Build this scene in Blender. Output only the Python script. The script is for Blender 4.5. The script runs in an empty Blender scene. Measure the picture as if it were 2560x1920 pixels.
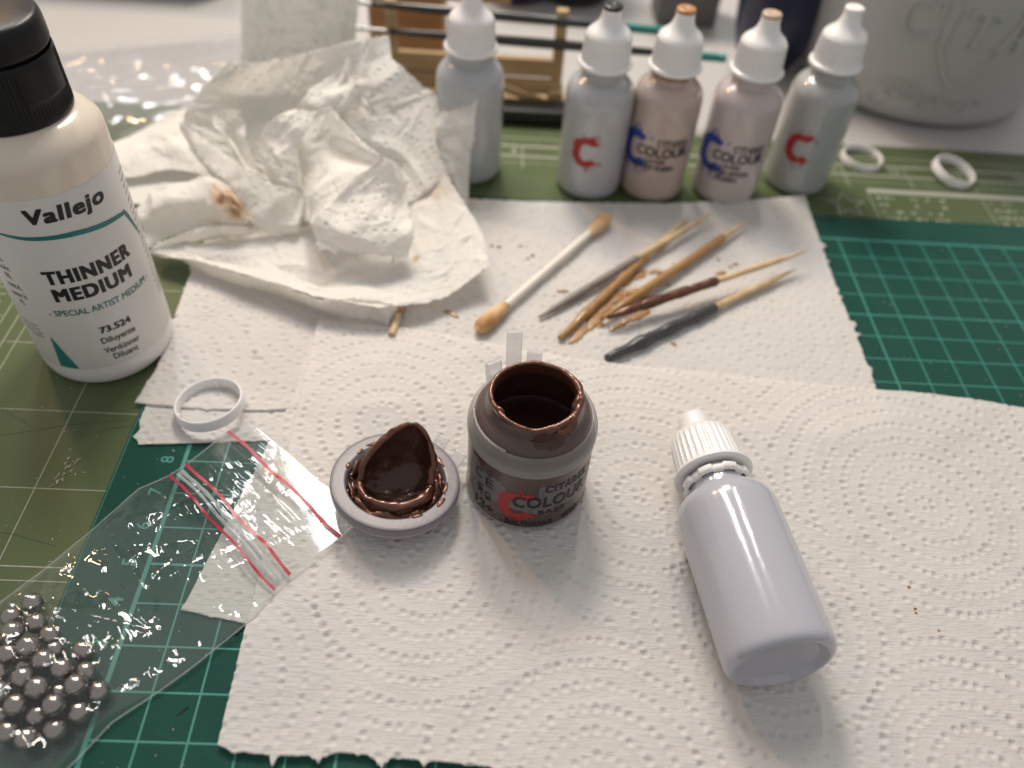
import bpy, bmesh, math, random
import numpy as np
from mathutils import Vector, Matrix

S = 0.01            # everything below is written in centimetres
random.seed(4)
RNG = np.random.default_rng(4)
scn = bpy.context.scene
COL = scn.collection

# ------------------------------------------------------------------ camera
cam_d = bpy.data.cameras.new('camera')
cam = bpy.data.objects.new('camera', cam_d)
COL.objects.link(cam)
cam_d.sensor_width = 36.0
cam_d.lens = 28.858
cam_d.clip_start = 0.005
cam_d.clip_end = 20
_r = Vector((0.99831414, 0.00997792, 0.057178))
_u = Vector((-0.04605822, 0.7356546, 0.67578913))
_b = Vector((-0.03532029, -0.67728336, 0.73487395))
cam.matrix_world = Matrix(((_r.x, _u.x, _b.x, 7.595 * S), (_r.y, _u.y, _b.y, -4.797 * S),
                           (_r.z, _u.z, _b.z, 17.376 * S), (0, 0, 0, 1)))
cam_d.dof.use_dof = True
cam_d.dof.focus_distance = 0.192
cam_d.dof.aperture_fstop = 8.2
scn.camera = cam

# ------------------------------------------------------------------ world, lamps, exposure
w = bpy.data.worlds.new('World')
scn.world = w
w.use_nodes = True
w.node_tree.nodes['Background'].inputs[0].default_value = (0.80, 0.785, 0.78, 1)
w.node_tree.nodes['Background'].inputs[1].default_value = 0.44
scn.view_settings.view_transform = 'Standard'
scn.view_settings.look = 'None'
scn.view_settings.gamma = 1
scn.view_settings.exposure = 0.34
scn.view_settings.use_curve_mapping = False
scn.cycles.use_denoising = True
scn.cycles.max_bounces = 14
scn.cycles.transparent_max_bounces = 24
scn.cycles.sample_clamp_indirect = 4.0


def lamp(name, loc, target, sx, sy, power, color, shape='RECTANGLE'):
    d = bpy.data.lights.new(name, 'AREA')
    d.shape = shape
    d.size = sx * S
    d.size_y = sy * S
    d.energy = power
    d.color = color
    o = bpy.data.objects.new(name, d)
    COL.objects.link(o)
    o.location = Vector(loc) * S
    o.rotation_euler = (Vector(loc) - Vector(target)).to_track_quat('Z', 'Y').to_euler()
    return o


lamp('desk_lamp', (4, 48, 44), (6, 12, 0), 12, 12, 1.45, (1.0, 0.89, 0.76), 'DISK')
lamp('ceiling_lamp_panel', (-17, 60, 78), (9, 10, 0), 7, 32, 1.7, (0.95, 0.96, 1.0))
lamp('ceiling_lamp_tube', (19, 60, 78), (9, 10, 0), 3, 24, 1.0, (1.0, 0.95, 0.88))
lamp('amber_lamp', (-40, 66, 62), (4, 12, 0), 7, 12, 1.2, (1.0, 0.62, 0.30), 'DISK')


# ------------------------------------------------------------------ helpers
def tag(o, label=None, cat=None, group=None, kind=None):
    if label: o['label'] = label
    if cat: o['category'] = cat
    if group: o['group'] = group
    if kind: o['kind'] = kind
    return o


def thing(name, label, cat, loc=(0, 0, 0), rot=(0, 0, 0), group=None):
    o = bpy.data.objects.new(name, None)
    o.empty_display_size = 0.01
    COL.objects.link(o)
    o.location = Vector(loc) * S
    o.rotation_euler = rot
    return tag(o, label, cat, group)


def obj(name, verts, faces, mat, parent=None, smooth=True, attr=None, loc=None):
    me = bpy.data.meshes.new(name)
    v = np.asarray(verts, dtype=float) * S
    me.from_pydata(v.tolist(), [], [tuple(int(i) for i in f) for f in faces])
    if smooth:
        me.polygons.foreach_set('use_smooth', [True] * len(me.polygons))
    if attr is not None:
        for an, av in attr.items():
            a = me.attributes.new(an, 'FLOAT', 'POINT')
            a.data.foreach_set('value', np.asarray(av, dtype=np.float32))
    me.materials.append(mat)
    me.update()
    o = bpy.data.objects.new(name, me)
    COL.objects.link(o)
    if parent is not None:
        o.parent = parent
    if loc is not None:
        o.location = Vector(loc) * S
    return o


def grid_faces(n, m, closed=False):
    i = np.arange(n - 1)[:, None]
    jj = m if closed else m - 1
    j = np.arange(jj)[None, :]
    j2 = (j + 1) % m
    a = i * m + j; b = i * m + j2; c = (i + 1) * m + j2; d = (i + 1) * m + j
    return np.stack([a, b, c, d], -1).reshape(-1, 4)


def smooth_profile(pts, n=6):
    """rounds a profile polyline a little (Chaikin)"""
    p = [np.array(q, float) for q in pts]
    for _ in range(n):
        q = [p[0]]
        for a, b in zip(p[:-1], p[1:]):
            q += [a * .75 + b * .25, a * .25 + b * .75]
        q.append(p[-1])
        p = q
    return [tuple(x) for x in p]


def lathe(profile, n=72, rib=None):
    """profile of (r, z); returns verts, faces. rib(theta, z, r)->r"""
    th = np.linspace(0, 2 * math.pi, n, endpoint=False)
    V = []
    for r, z in profile:
        rr = np.full(n, max(r, 1e-4)) if rib is None else np.array([rib(t, z, r) for t in th])
        V.append(np.stack([rr * np.cos(th), rr * np.sin(th), np.full(n, z)], 1))
    return np.concatenate(V), grid_faces(len(profile), n, True)


def box(cx, cy, cz, sx, sy, sz):
    v = [(cx + a * sx / 2, cy + b * sy / 2, cz + c * sz / 2) for a in (-1, 1) for b in (-1, 1) for c in (-1, 1)]
    f = [(0, 1, 3, 2), (4, 6, 7, 5), (0, 4, 5, 1), (2, 3, 7, 6), (0, 2, 6, 4), (1, 5, 7, 3)]
    return np.array(v), f


def rbox(cx, cy, cz, sx, sy, sz, b=0.05):
    bm = bmesh.new()
    bmesh.ops.create_cube(bm, size=1)
    bmesh.ops.scale(bm, vec=(sx, sy, sz), verts=bm.verts)
    bmesh.ops.bevel(bm, geom=bm.edges[:], offset=b, segments=2, affect='EDGES', profile=.6)
    bmesh.ops.translate(bm, vec=(cx, cy, cz), verts=bm.verts)
    return from_bm(bm)


def from_bm(bm):
    bm.verts.ensure_lookup_table()
    bm.verts.index_update()
    v = np.array([x.co[:] for x in bm.verts])
    f = [[q.index for q in x.verts] for x in bm.faces]
    bm.free()
    return v, f


def tube(path, radii, n=14, closed=False, cap=True, wob=None):
    P = np.array(path, float)
    R = np.array(radii, float) if np.ndim(radii) else np.full(len(P), radii)
    m = len(P)
    if closed:
        T = np.roll(P, -1, 0) - np.roll(P, 1, 0)
    else:
        T = np.gradient(P, axis=0)
    T /= np.linalg.norm(T, axis=1)[:, None] + 1e-9
    up = np.array([0, 0, 1.0])
    V = []
    for i in range(m):
        a = np.cross(T[i], up)
        if np.linalg.norm(a) < 1e-3: a = np.cross(T[i], [1, 0, 0])
        a /= np.linalg.norm(a)
        b = np.cross(a, T[i])
        t = np.linspace(0, 2 * math.pi, n, endpoint=False)
        rr = R[i] * (1 if wob is None else 1 + wob * RNG.standard_normal(n))
        V.append(P[i] + np.outer(rr * np.cos(t) if wob is not None else R[i] * np.cos(t), a) + np.outer(rr * np.sin(t) if wob is not None else R[i] * np.sin(t), b))
    V = np.concatenate(V)
    F = [tuple(x) for x in grid_faces(m, n, True)]
    if closed:
        F += [((m - 1) * n + j, (m - 1) * n + (j + 1) % n, (j + 1) % n, j) for j in range(n)]
    elif cap:
        F.append(tuple(range(n)))
        F.append(tuple(range((m - 1) * n, m * n))[::-1])
    return V, F


def join(*parts):
    V = []; F = []; k = 0
    for v, f in parts:
        V.append(np.asarray(v, float)); F += [tuple(int(i) + k for i in x) for x in f]; k += len(v)
    return np.concatenate(V), F


def vnoise(x, y, seed=0):
    x = np.asarray(x, float); y = np.asarray(y, float)
    xi = np.floor(x).astype(np.int64); yi = np.floor(y).astype(np.int64)
    fx = x - xi; fy = y - yi
    fx = fx * fx * fx * (fx * (fx * 6 - 15) + 10); fy = fy * fy * fy * (fy * (fy * 6 - 15) + 10)
    def h(a, b):
        n = (a * 374761393 + b * 668265263 + seed * 982451653) & 0x7fffffff
        n = ((n ^ (n >> 13)) * 1274126177) & 0x7fffffff
        return ((n ^ (n >> 16)) & 0xffff) / 32767.5 - 1
    return ((h(xi, yi) * (1 - fx) + h(xi + 1, yi) * fx) * (1 - fy)
            + (h(xi, yi + 1) * (1 - fx) + h(xi + 1, yi + 1) * fx) * fy)


def fbm(x, y, seed=0, oct=4):
    s = 0; a = 1; t = 0
    for k in range(oct):
        s = s + a * vnoise(x * 2 ** k + 7.3 * k, y * 2 ** k - 3.1 * k, seed + k); t += a; a *= .5
    return s / t


# ------------------------------------------------------------------ materials
MATS = {}


def new_mat(name):
    m = bpy.data.materials.new(name)
    m.use_nodes = True
    nt = m.node_tree
    for n in list(nt.nodes): nt.nodes.remove(n)
    out = nt.nodes.new('ShaderNodeOutputMaterial')
    MATS[name] = m
    return m, nt, out


def add_bump(nt, bsdf, scale, dist, detail=3, stretch=(1, 1, 1), prev=None):
    tc = nt.nodes.new('ShaderNodeTexCoord')
    mp = nt.nodes.new('ShaderNodeMapping')
    mp.inputs['Scale'].default_value = stretch
    nz = nt.nodes.new('ShaderNodeTexNoise')
    nz.inputs['Scale'].default_value = scale
    nz.inputs['Detail'].default_value = detail
    bp = nt.nodes.new('ShaderNodeBump')
    bp.inputs['Strength'].default_value = 1
    bp.inputs['Distance'].default_value = dist
    nt.links.new(tc.outputs['Object'], mp.inputs[0])
    nt.links.new(mp.outputs[0], nz.inputs[0])
    nt.links.new(nz.outputs[0], bp.inputs['Height'])
    if prev is not None: nt.links.new(prev.outputs[0], bp.inputs['Normal'])
    if bsdf is not None: nt.links.new(bp.outputs[0], bsdf.inputs['Normal'])
    return bp


def pbr(name, color, rough=.5, bump=None, var=0.06, vscale=120, metallic=0, coat=0, alpha=1, spec=.5, sub=0, rvar=0.0):
    m, nt, out = new_mat(name)
    b = nt.nodes.new('ShaderNodeBsdfPrincipled')
    b.inputs['Roughness'].default_value = rough
    b.inputs['Metallic'].default_value = metallic
    b.inputs['Coat Weight'].default_value = coat
    b.inputs['Coat Roughness'].default_value = .05
    b.inputs['Alpha'].default_value = alpha
    b.inputs['Specular IOR Level'].default_value = spec
    if sub:
        b.inputs['Subsurface Weight'].default_value = sub
        b.inputs['Subsurface Radius'].default_value = (.6, .5, .4)
        b.inputs['Subsurface Scale'].default_value = .004
    tc = nt.nodes.new('ShaderNodeTexCoord')
    nz = nt.nodes.new('ShaderNodeTexNoise')
    nz.inputs['Scale'].default_value = vscale
    nz.inputs['Detail'].default_value = 5
    nt.links.new(tc.outputs['Object'], nz.inputs[0])
    mx = nt.nodes.new('ShaderNodeMix'); mx.data_type = 'RGBA'
    c = np.array(color[:3])
    mx.inputs[6].default_value = (*np.clip(c * (1 - var), 0, 1), 1)
    mx.inputs[7].default_value = (*np.clip(c * (1 + var), 0, 1), 1)
    nt.links.new(nz.outputs[0], mx.inputs[0])
    nt.links.new(mx.outputs[2], b.inputs['Base Color'])
    if rvar:
        mr = nt.nodes.new('ShaderNodeMapRange')
        mr.inputs[1].default_value = .3; mr.inputs[2].default_value = .7
        mr.inputs[3].default_value = max(rough - rvar, .02); mr.inputs[4].default_value = rough + rvar
        nt.links.new(nz.outputs[0], mr.inputs[0]); nt.links.new(mr.outputs[0], b.inputs['Roughness'])
    if bump: add_bump(nt, b, *bump)
    nt.links.new(b.outputs[0], out.inputs[0])
    return m


def paper(name, color=(.84, .805, .77), trans=.30, crepe=0.00024):
    m, nt, out = new_mat(name)
    tc = nt.nodes.new('ShaderNodeTexCoord')
    nz = nt.nodes.new('ShaderNodeTexNoise'); nz.inputs['Scale'].default_value = 60; nz.inputs['Detail'].default_value = 6
    nt.links.new(tc.outputs['Object'], nz.inputs[0])
    mx = nt.nodes.new('ShaderNodeMix'); mx.data_type = 'RGBA'
    c = np.array(color)
    mx.inputs[6].default_value = (*(c * .95), 1); mx.inputs[7].default_value = (*np.clip(c * 1.05, 0, 1), 1)
    nt.links.new(nz.outputs[0], mx.inputs[0])
    at = nt.nodes.new('ShaderNodeAttribute'); at.attribute_name = 'stain'
    rp = nt.nodes.new('ShaderNodeValToRGB')
    e = rp.color_ramp.elements
    e[0].position = 0; e[0].color = (1, 1, 1, 1)
    e[1].position = 1; e[1].color = (.045, .028, .024, 1)
    q = e.new(.25); q.color = (.84, .68, .52, 1)
    q = e.new(.6); q.color = (.34, .18, .105, 1)
    nt.links.new(at.outputs['Fac'], rp.inputs[0])
    mu = nt.nodes.new('ShaderNodeMix'); mu.data_type = 'RGBA'; mu.blend_type = 'MULTIPLY'; mu.inputs[0].default_value = 1
    nt.links.new(mx.outputs[2], mu.inputs[6]); nt.links.new(rp.outputs[0], mu.inputs[7])
    df = nt.nodes.new('ShaderNodeBsdfDiffuse'); tr = nt.nodes.new('ShaderNodeBsdfTranslucent')
    b1 = add_bump(nt, None, 900, crepe, 3, (.35, 2.2, 1))
    b2 = add_bump(nt, None, 350, crepe * 1.3, 4, (1, 1, 1), b1)
    for n in (df, tr):
        nt.links.new(mu.outputs[2], n.inputs['Color']); nt.links.new(b2.outputs[0], n.inputs['Normal'])
    ms = nt.nodes.new('ShaderNodeMixShader'); ms.inputs[0].default_value = trans
    nt.links.new(df.outputs[0], ms.inputs[1]); nt.links.new(tr.outputs[0], ms.inputs[2])
    nt.links.new(ms.outputs[0], out.inputs[0])
    return m


def film(name, tint=(.96, .97, .96), base=.03, gain=1.6, rough=.06, haze=0.0, bump=None):
    m, nt, out = new_mat(name)
    tp = nt.nodes.new('ShaderNodeBsdfTransparent'); tp.inputs[0].default_value = (*tint, 1)
    gl = nt.nodes.new('ShaderNodeBsdfGlossy'); gl.inputs['Roughness'].default_value = rough
    gl.inputs[0].default_value = (1, 1, 1, 1)
    fr = nt.nodes.new('ShaderNodeLayerWeight'); fr.inputs[0].default_value = .5
    pw = nt.nodes.new('ShaderNodeMath'); pw.operation = 'POWER'; pw.inputs[1].default_value = 4
    ma = nt.nodes.new('ShaderNodeMath'); ma.operation = 'MULTIPLY_ADD'; ma.use_clamp = True
    ma.inputs[1].default_value = gain; ma.inputs[2].default_value = base
    nt.links.new(fr.outputs['Facing'], pw.inputs[0]); nt.links.new(pw.outputs[0], ma.inputs[0])
    ms = nt.nodes.new('ShaderNodeMixShader')
    nt.links.new(ma.outputs[0], ms.inputs[0])
    if haze:
        df = nt.nodes.new('ShaderNodeBsdfDiffuse'); df.inputs[0].default_value = (.8, .8, .8, 1)
        m2 = nt.nodes.new('ShaderNodeMixShader'); m2.inputs[0].default_value = haze
        nt.links.new(tp.outputs[0], m2.inputs[1]); nt.links.new(df.outputs[0], m2.inputs[2])
        nt.links.new(m2.outputs[0], ms.inputs[1])
    else:
        nt.links.new(tp.outputs[0], ms.inputs[1])
    nt.links.new(gl.outputs[0], ms.inputs[2])
    if bump:
        bp = add_bump(nt, None, *bump)
        nt.links.new(bp.outputs[0], gl.inputs['Normal']); nt.links.new(bp.outputs[0], fr.inputs['Normal'])
    nt.links.new(ms.outputs[0], out.inputs[0])
    return m


def frosted(name, color=(.82, .82, .84), alpha=.62, rough=.32, bump=(900, .00003), tl_w=.35):
    m, nt, out = new_mat(name)
    b = nt.nodes.new('ShaderNodeBsdfPrincipled')
    b.inputs['Base Color'].default_value = (*color, 1)
    b.inputs['Roughness'].default_value = rough
    b.inputs['Specular IOR Level'].default_value = .5
    tl = nt.nodes.new('ShaderNodeBsdfTranslucent'); tl.inputs[0].default_value = (*color, 1)
    m1 = nt.nodes.new('ShaderNodeMixShader'); m1.inputs[0].default_value = tl_w
    nt.links.new(b.outputs[0], m1.inputs[1]); nt.links.new(tl.outputs[0], m1.inputs[2])
    tp = nt.nodes.new('ShaderNodeBsdfTransparent'); tp.inputs[0].default_value = (.95, .95, .96, 1)
    m2 = nt.nodes.new('ShaderNodeMixShader'); m2.inputs[0].default_value = alpha
    lw = nt.nodes.new('ShaderNodeLayerWeight'); lw.inputs[0].default_value = .45
    mr = nt.nodes.new('ShaderNodeMapRange'); mr.inputs[3].default_value = alpha; mr.inputs[4].default_value = min(1, alpha + .5)
    nt.links.new(lw.outputs['Facing'], mr.inputs[0]); nt.links.new(mr.outputs[0], m2.inputs[0])
    nt.links.new(tp.outputs[0], m2.inputs[1]); nt.links.new(m1.outputs[0], m2.inputs[2])
    add_bump(nt, b, *bump)
    nt.links.new(m2.outputs[0], out.inputs[0])
    return m


def wood(name, c0, c1, scale=30, stretch=(1, 6, 6), rough=.6):
    m, nt, out = new_mat(name)
    b = nt.nodes.new('ShaderNodeBsdfPrincipled'); b.inputs['Roughness'].default_value = rough
    tc = nt.nodes.new('ShaderNodeTexCoord'); mp = nt.nodes.new('ShaderNodeMapping'); mp.inputs['Scale'].default_value = stretch
    nz = nt.nodes.new('ShaderNodeTexNoise'); nz.inputs['Scale'].default_value = scale; nz.inputs['Detail'].default_value = 6
    rp = nt.nodes.new('ShaderNodeValToRGB'); rp.color_ramp.elements[0].color = (*c0, 1); rp.color_ramp.elements[1].color = (*c1, 1)
    rp.color_ramp.elements[0].position = .35; rp.color_ramp.elements[1].position = .65
    nt.links.new(tc.outputs['Object'], mp.inputs[0]); nt.links.new(mp.outputs[0], nz.inputs[0])
    nt.links.new(nz.outputs[0], rp.inputs[0]); nt.links.new(rp.outputs[0], b.inputs['Base Color'])
    nt.links.new(b.outputs[0], out.inputs[0])
    return m


M_TABLE = pbr('white_desk', (.47, .46, .445), .38, (400, .00003), .03, 40)
M_OLIVE = pbr('olive_mat', (.078, .108, .044), .50, (700, .00006), .10, 90, rvar=.08, spec=.3)
M_GREEN = pbr('green_mat', (.008, .060, .043), .48, (900, .00005), .10, 90, rvar=.08, spec=.2)
M_TEAL = pbr('teal_print', (.040, .225, .185), .5)
M_PRINT_W = pbr('white_print', (.33, .34, .28), .5, None, .25, 900)
M_PAPER = paper('paper_towel')
M_PAPER2 = paper('paper_towel_crumpled', (.95, .935, .90), .48, .00014)
M_WHITE = pbr('white_plastic', (.80, .785, .775), .32, None, .02, 60, spec=.5, coat=.7)
M_RING = pbr('white_ring_plastic', (.83, .81, .81), .32, (300, .00002), .02, 60)
M_BOTTLE_W = pbr('white_bottle_plastic', (.43, .43, .48), .14, (900, .00003, 2, (1, 1, .25)), .02, 60, spec=.95)
M_LABEL = pbr('label_white', (.66, .635, .61), .42, (260, .00002), .03, 200)
M_INK = pbr('black_ink', (.012, .012, .014), .45)
M_INKG = pbr('grey_ink', (.045, .042, .042), .5)
M_TEALINK = pbr('teal_ink', (.012, .165, .165), .42)
M_BLACKP = pbr('black_cap_plastic', (.006, .006, .007), .36, (500, .00003), .15, 200, rvar=.06, spec=.3)
M_RED = pbr('red_print', (.33, .018, .02), .5, None, .25, 700)
M_BLUE = pbr('blue_print', (.018, .05, .30), .5, None, .2, 700)
M_REDSTRIPE = pbr('red_stripe', (.42, .022, .045), .35)
M_PAINT = pbr('brown_metallic_paint', (.125, .046, .025), .36, (190, .0005, 5), .6, 300, metallic=.45, coat=.35, rvar=.22)
M_PAINTD = pbr('wet_dark_paint', (.060, .023, .014), .30, (130, .00025, 4), .45, 260, metallic=.35, coat=.3, rvar=.14)
M_WALLIN = pbr('paint_coated_wall', (.070, .024, .014), .40, (150, .0001, 3), .3, 200)
M_COPPER = pbr('coppery_paint', (.125, .046, .026), .38, (240, .00030, 5), .6, 420, metallic=.5, coat=.4, rvar=.14)
M_POT = pbr('paint_filled_plastic', (.062, .031, .025), .30, (60, .00003), .12, 70, coat=.35)
M_POTUP = pbr('paint_coated_shoulder', (.088, .055, .049), .34, (90, .00005), .14, 60, coat=.2)
M_FROST = frosted('frosted_plastic', (.58, .55, .52), .36, .28)
M_FROSTLID = frosted('frosted_lid', (.31, .29, .325), .62, .28)
M_CLEAR = frosted('clear_plastic_tab', (.76, .76, .76), .24, .12)
M_FILM = film('clear_film', (.97, .98, .97), .055, .20, .06, .008)
M_FILM2 = film('clear_bag_film', (.96, .96, .97), .05, .18, .06, .10)
M_ZIP = frosted('zip_rib', (.85, .86, .86), .22, .15)
M_STEEL = pbr('steel_ball', (.37, .335, .315), .16, None, .1, 300, metallic=1.0, rvar=.03)
M_PICK = wood('birch', (.50, .35, .19), (.68, .52, .32), 200, (1, 1, 1))
M_TAN = pbr('tan_paint', (.35, .185, .062), .38, (500, .00015), .25, 400, coat=.3)
M_GREYP = pbr('grey_paint', (.22, .19, .17), .45, None, .2, 400)
M_DARKP = pbr('dark_grey_paint', (.040, .040, .042), .38, (500, .00012), .35, 500, coat=.2)
M_SWAB = pbr('swab_stick', (.78, .74, .66), .55)
M_COTTON = wood('cotton_stained', (.40, .19, .055), (.72, .50, .28), 110, (1, 1, 1), .95)
M_RACK = wood('plywood', (.38, .25, .12), (.55, .38, .20), 25, (1, 8, 8))
M_BRUSH = pbr('brush_handle', (.025, .023, .024), .3, coat=.4)
M_TEALH = pbr('teal_handle', (.02, .20, .18), .35)
M_DARK = pbr('dark_tray', (.012, .012, .013), .35)
M_NAVY = pbr('navy_plastic', (.006, .008, .040), .32, coat=.2)
M_GREY = pbr('grey_box_card', (.13, .125, .125), .5)
M_FOAM = frosted('frosted_foam', (.90, .91, .88), .93, .28, (260, .0030, 3, (1, 1, .6)), .55)
M_CUP = pbr('grey_translucent_cup', (.46, .45, .435), .42, (200, .00003), .04, 30)
M_BROWN = pbr('brown_wood_box', (.10, .055, .03), .5)
M_DUST = pbr('dust', (.42, .42, .38), .9)
M_DUST2 = pbr('pale_scratch', (.03, .10, .085), .8)


# ------------------------------------------------------------------ flat print helpers
def text2d(s, width=None, height=None, bold=0.0, shear=0.0, spacing=1.0):
    cu = bpy.data.curves.new('txt', 'FONT')
    cu.body = s; cu.size = 1; cu.offset = bold; cu.shear = shear; cu.space_character = spacing
    cu.resolution_u = 3; cu.align_x = 'LEFT'
    o = bpy.data.objects.new('txt', cu)
    COL.objects.link(o)
    dg = bpy.context.evaluated_depsgraph_get()
    me = o.evaluated_get(dg).to_mesh()
    v = np.array([x.co[:2] for x in me.vertices]); f = [tuple(p.vertices) for p in me.polygons]
    o.evaluated_get(dg).to_mesh_clear()
    bpy.data.objects.remove(o); bpy.data.curves.remove(cu)
    lo = v.min(0); hi = v.max(0)
    v = v - (lo + hi) / 2
    d = hi - lo
    if width and height: v = v * np.array([width / d[0], height / d[1]])
    elif width: v = v * (width / d[0])
    else: v = v * (height / d[1])
    return v, f


def cut_strips(v, f, step):
    bm = bmesh.new()
    vs = [bm.verts.new((a, b, 0)) for a, b in v]
    for q in f:
        try: bm.faces.new([vs[i] for i in q])
        except ValueError: pass
    lo = v[:, 0].min(); hi = v[:, 0].max()
    x = math.floor(lo / step) * step + step
    while x < hi:
        bmesh.ops.bisect_plane(bm, geom=bm.verts[:] + bm.edges[:] + bm.faces[:], plane_co=(x, 0, 0), plane_no=(1, 0, 0), dist=1e-6)
        x += step
    V, F = from_bm(bm)
    return V[:, :2], F


def wrap(v, f, rfun, deg, z0, lift=.006, step=None, rot=0):
    """lays flat art (u right, v up) on a turned body: rfun(z) radius"""
    if rot:
        c, s = math.cos(rot), math.sin(rot)
        v = v @ np.array([[c, s], [-s, c]])
    r0 = rfun(z0)
    v, f = cut_strips(v, f, step or r0 * .10)
    th = math.radians(deg) + v[:, 0] / r0
    z = z0 + v[:, 1]
    r = np.array([rfun(q) for q in z]) + lift
    return np.stack([r * np.cos(th), r * np.sin(th), z], 1), f


STROKES = {  # a small upright serif alphabet, unit height, as quads
    'C': ('arc', .46, .10, 50, 310), 'I': [(.10, 0, .20, 1)], 'T': [(.27, 0, .38, 1), (.0, .88, .66, 1)],
    'A': 'A', 'D': 'D', 'E': [(.08, 0, .19, 1), (.08, .88, .55, 1), (.08, .46, .44, .56), (.08, 0, .58, .12)], 'L': [(.08, 0, .19, 1), (.08, 0, .56, .12)]}


def serif_word(word, height, sp=.12):
    V = []; F = []
    def quad(a, b, c, d):
        k = len(V); V.extend([a, b, c, d]); F.append((k, k + 1, k + 2, k + 3))
    def rect(x, x0, y0, x1, y1): quad((x + x0, y0), (x + x1, y0), (x + x1, y1), (x + x0, y1))
    def serif(x, cx, y, wd=.15, h=.05):
        rect(x, cx - wd, y - (h if y > .5 else 0), cx + wd, y + (0 if y > .5 else h))
    x = 0
    for ch in word:
        if ch in 'CD':
            n = 22
            a0, a1 = (48, 312) if ch == 'C' else (-90, 90)
            cx = .42 if ch == 'C' else .16
            for i in range(n):
                t0 = math.radians(a0 + (a1 - a0) * i / n); t1 = math.radians(a0 + (a1 - a0) * (i + 1) / n)
                def pt(t, k):
                    wd = .05 + .09 * abs(math.cos(t))
                    rx = (.42 if ch == 'C' else .5) - k * wd; ry = .5 - k * (.07 + .02 * abs(math.cos(t)))
                    return (x + cx + rx * math.cos(t), .5 + ry * math.sin(t))
                quad(pt(t0, 1), pt(t0, 0), pt(t1, 0), pt(t1, 1))
            if ch == 'D': rect(x, .08, 0, .2, 1); serif(x, .12, 0); serif(x, .12, 1); wdt = .72
            else:
                rect(x, .62, .70, .72, .98); wdt = .76
        elif ch == 'A':
            quad((x + .02, 0), (x + .12, 0), (x + .40, 1), (x + .34, 1)); quad((x + .50, 0), (x + .66, 0), (x + .44, 1), (x + .32, 1))
            rect(x, .16, .30, .54, .38); serif(x, .07, 0, .11); serif(x, .58, 0, .13); wdt = .72
        else:
            for q in STROKES[ch]: rect(x, *q)
            if ch == 'I': serif(x, .15, 0); serif(x, .15, 1); wdt = .32
            elif ch == 'T':
                serif(x, .325, 0); quad((x, .72), (x + .08, .78), (x + .08, .9), (x, .9)); quad((x + .58, .78), (x + .66, .72), (x + .66, .9), (x + .58, .9)); wdt = .66
            else: serif(x, .13, 0); serif(x, .13, 1); wdt = .6
        x += wdt + sp
    V = np.array(V) * height
    V -= (V.min(0) + V.max(0)) / 2
    return V, F


def splat_c(size, seed=1):
    """boxy letter C with splashed edges"""
    rg = np.random.default_rng(seed)
    V = []; F = []
    n = 60
    a = np.radians(np.linspace(52, 318, n))
    def sup(t, rx, ry, p=2.5):
        c, s = math.cos(t), math.sin(t)
        k = (abs(c) ** p + abs(s) ** p) ** (-1 / p)
        return rx * k * c, ry * k * s
    for i, t in enumerate(a):
        end = min(i, n - 1 - i) / 10
        jag = .04 + .10 * max(0, 1 - end)
        o = sup(t, .48 * (1 + jag * rg.standard_normal()), .50 * (1 + jag * rg.standard_normal()))
        q = sup(t, .205 * (1 + .05 * rg.standard_normal()), .285 * (1 + .05 * rg.standard_normal()))
        V += [o, q]
    for i in range(n - 1): F.append((2 * i, 2 * i + 1, 2 * i + 3, 2 * i + 2))
    for k in range(26):
        t = math.radians(rg.choice([rg.uniform(40, 130), rg.uniform(270, 330), rg.uniform(60, 300)]))
        x, y = sup(t, rg.uniform(.42, .62), rg.uniform(.46, .68))
        r = rg.uniform(.012, .055)
        b = len(V)
        V += [(x + r * rg.uniform(.5, 1.3) * math.cos(u), y + r * rg.uniform(.5, 1.3) * math.sin(u)) for u in np.linspace(0, 6.28, 7)[:-1]]
        F.append(tuple(range(b, b + 6)))
    return np.array(V) * size, F


def flat(v, f, x, y, z, rot=0.0):
    c, s = math.cos(rot), math.sin(rot)
    v = np.asarray(v) @ np.array([[c, s], [-s, c]])
    return np.stack([v[:, 0] + x, v[:, 1] + y, np.full(len(v), z)], 1), f


def hline(x0, x1, y, z, wd): return box((x0 + x1) / 2, y, z, x1 - x0, wd, .002)
def vline(x, y0, y1, z, wd): return box(x, (y0 + y1) / 2, z, wd, y1 - y0, .002)


# ------------------------------------------------------------------ the desk and the two mats
v, f = rbox(8, 22, -1.3, 150, 90, 2.0, .3)
tag(obj('table', v, f, M_TABLE), kind='structure')

om = thing('olive_cutting_mat', 'olive green cutting mat with white inch grid, spread flat on the white desk', 'cutting mat', (10, 8, -.3))
v, f = rbox(3.5, .3, .125, 44, 34.6, .25, .04)
obj('mat_sheet', v, f, M_OLIVE, om)
OX, OY, OZ = -10, -8, .2525
L = []
for k in range(-1, 1): L.append(vline(-3.41 + 2.52 * k + OX, 4.5 + OY, 22.3 + OY, OZ, .025))
for y in (4.47, 7.0, 9.51, 12.02, 14.53, 17.04, 19.55): L.append(hline(-6.2 + OX, 1 + OX, y + OY, OZ + .0004, .025))
L.append(hline(-6.2 + OX, 1 + OX, 4.83 + OY, OZ + .0004, .03))
for y, wd in ((24.62, .05), (24.02, .10), (23.3, .10), (22.85, .03)): L.append(hline(-6 + OX, 33 + OX, y + OY, OZ + .0008, wd))
L.append(hline(22.02 + OX, 33 + OX, 22.25 + OY, OZ + .0008, .30))
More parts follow.
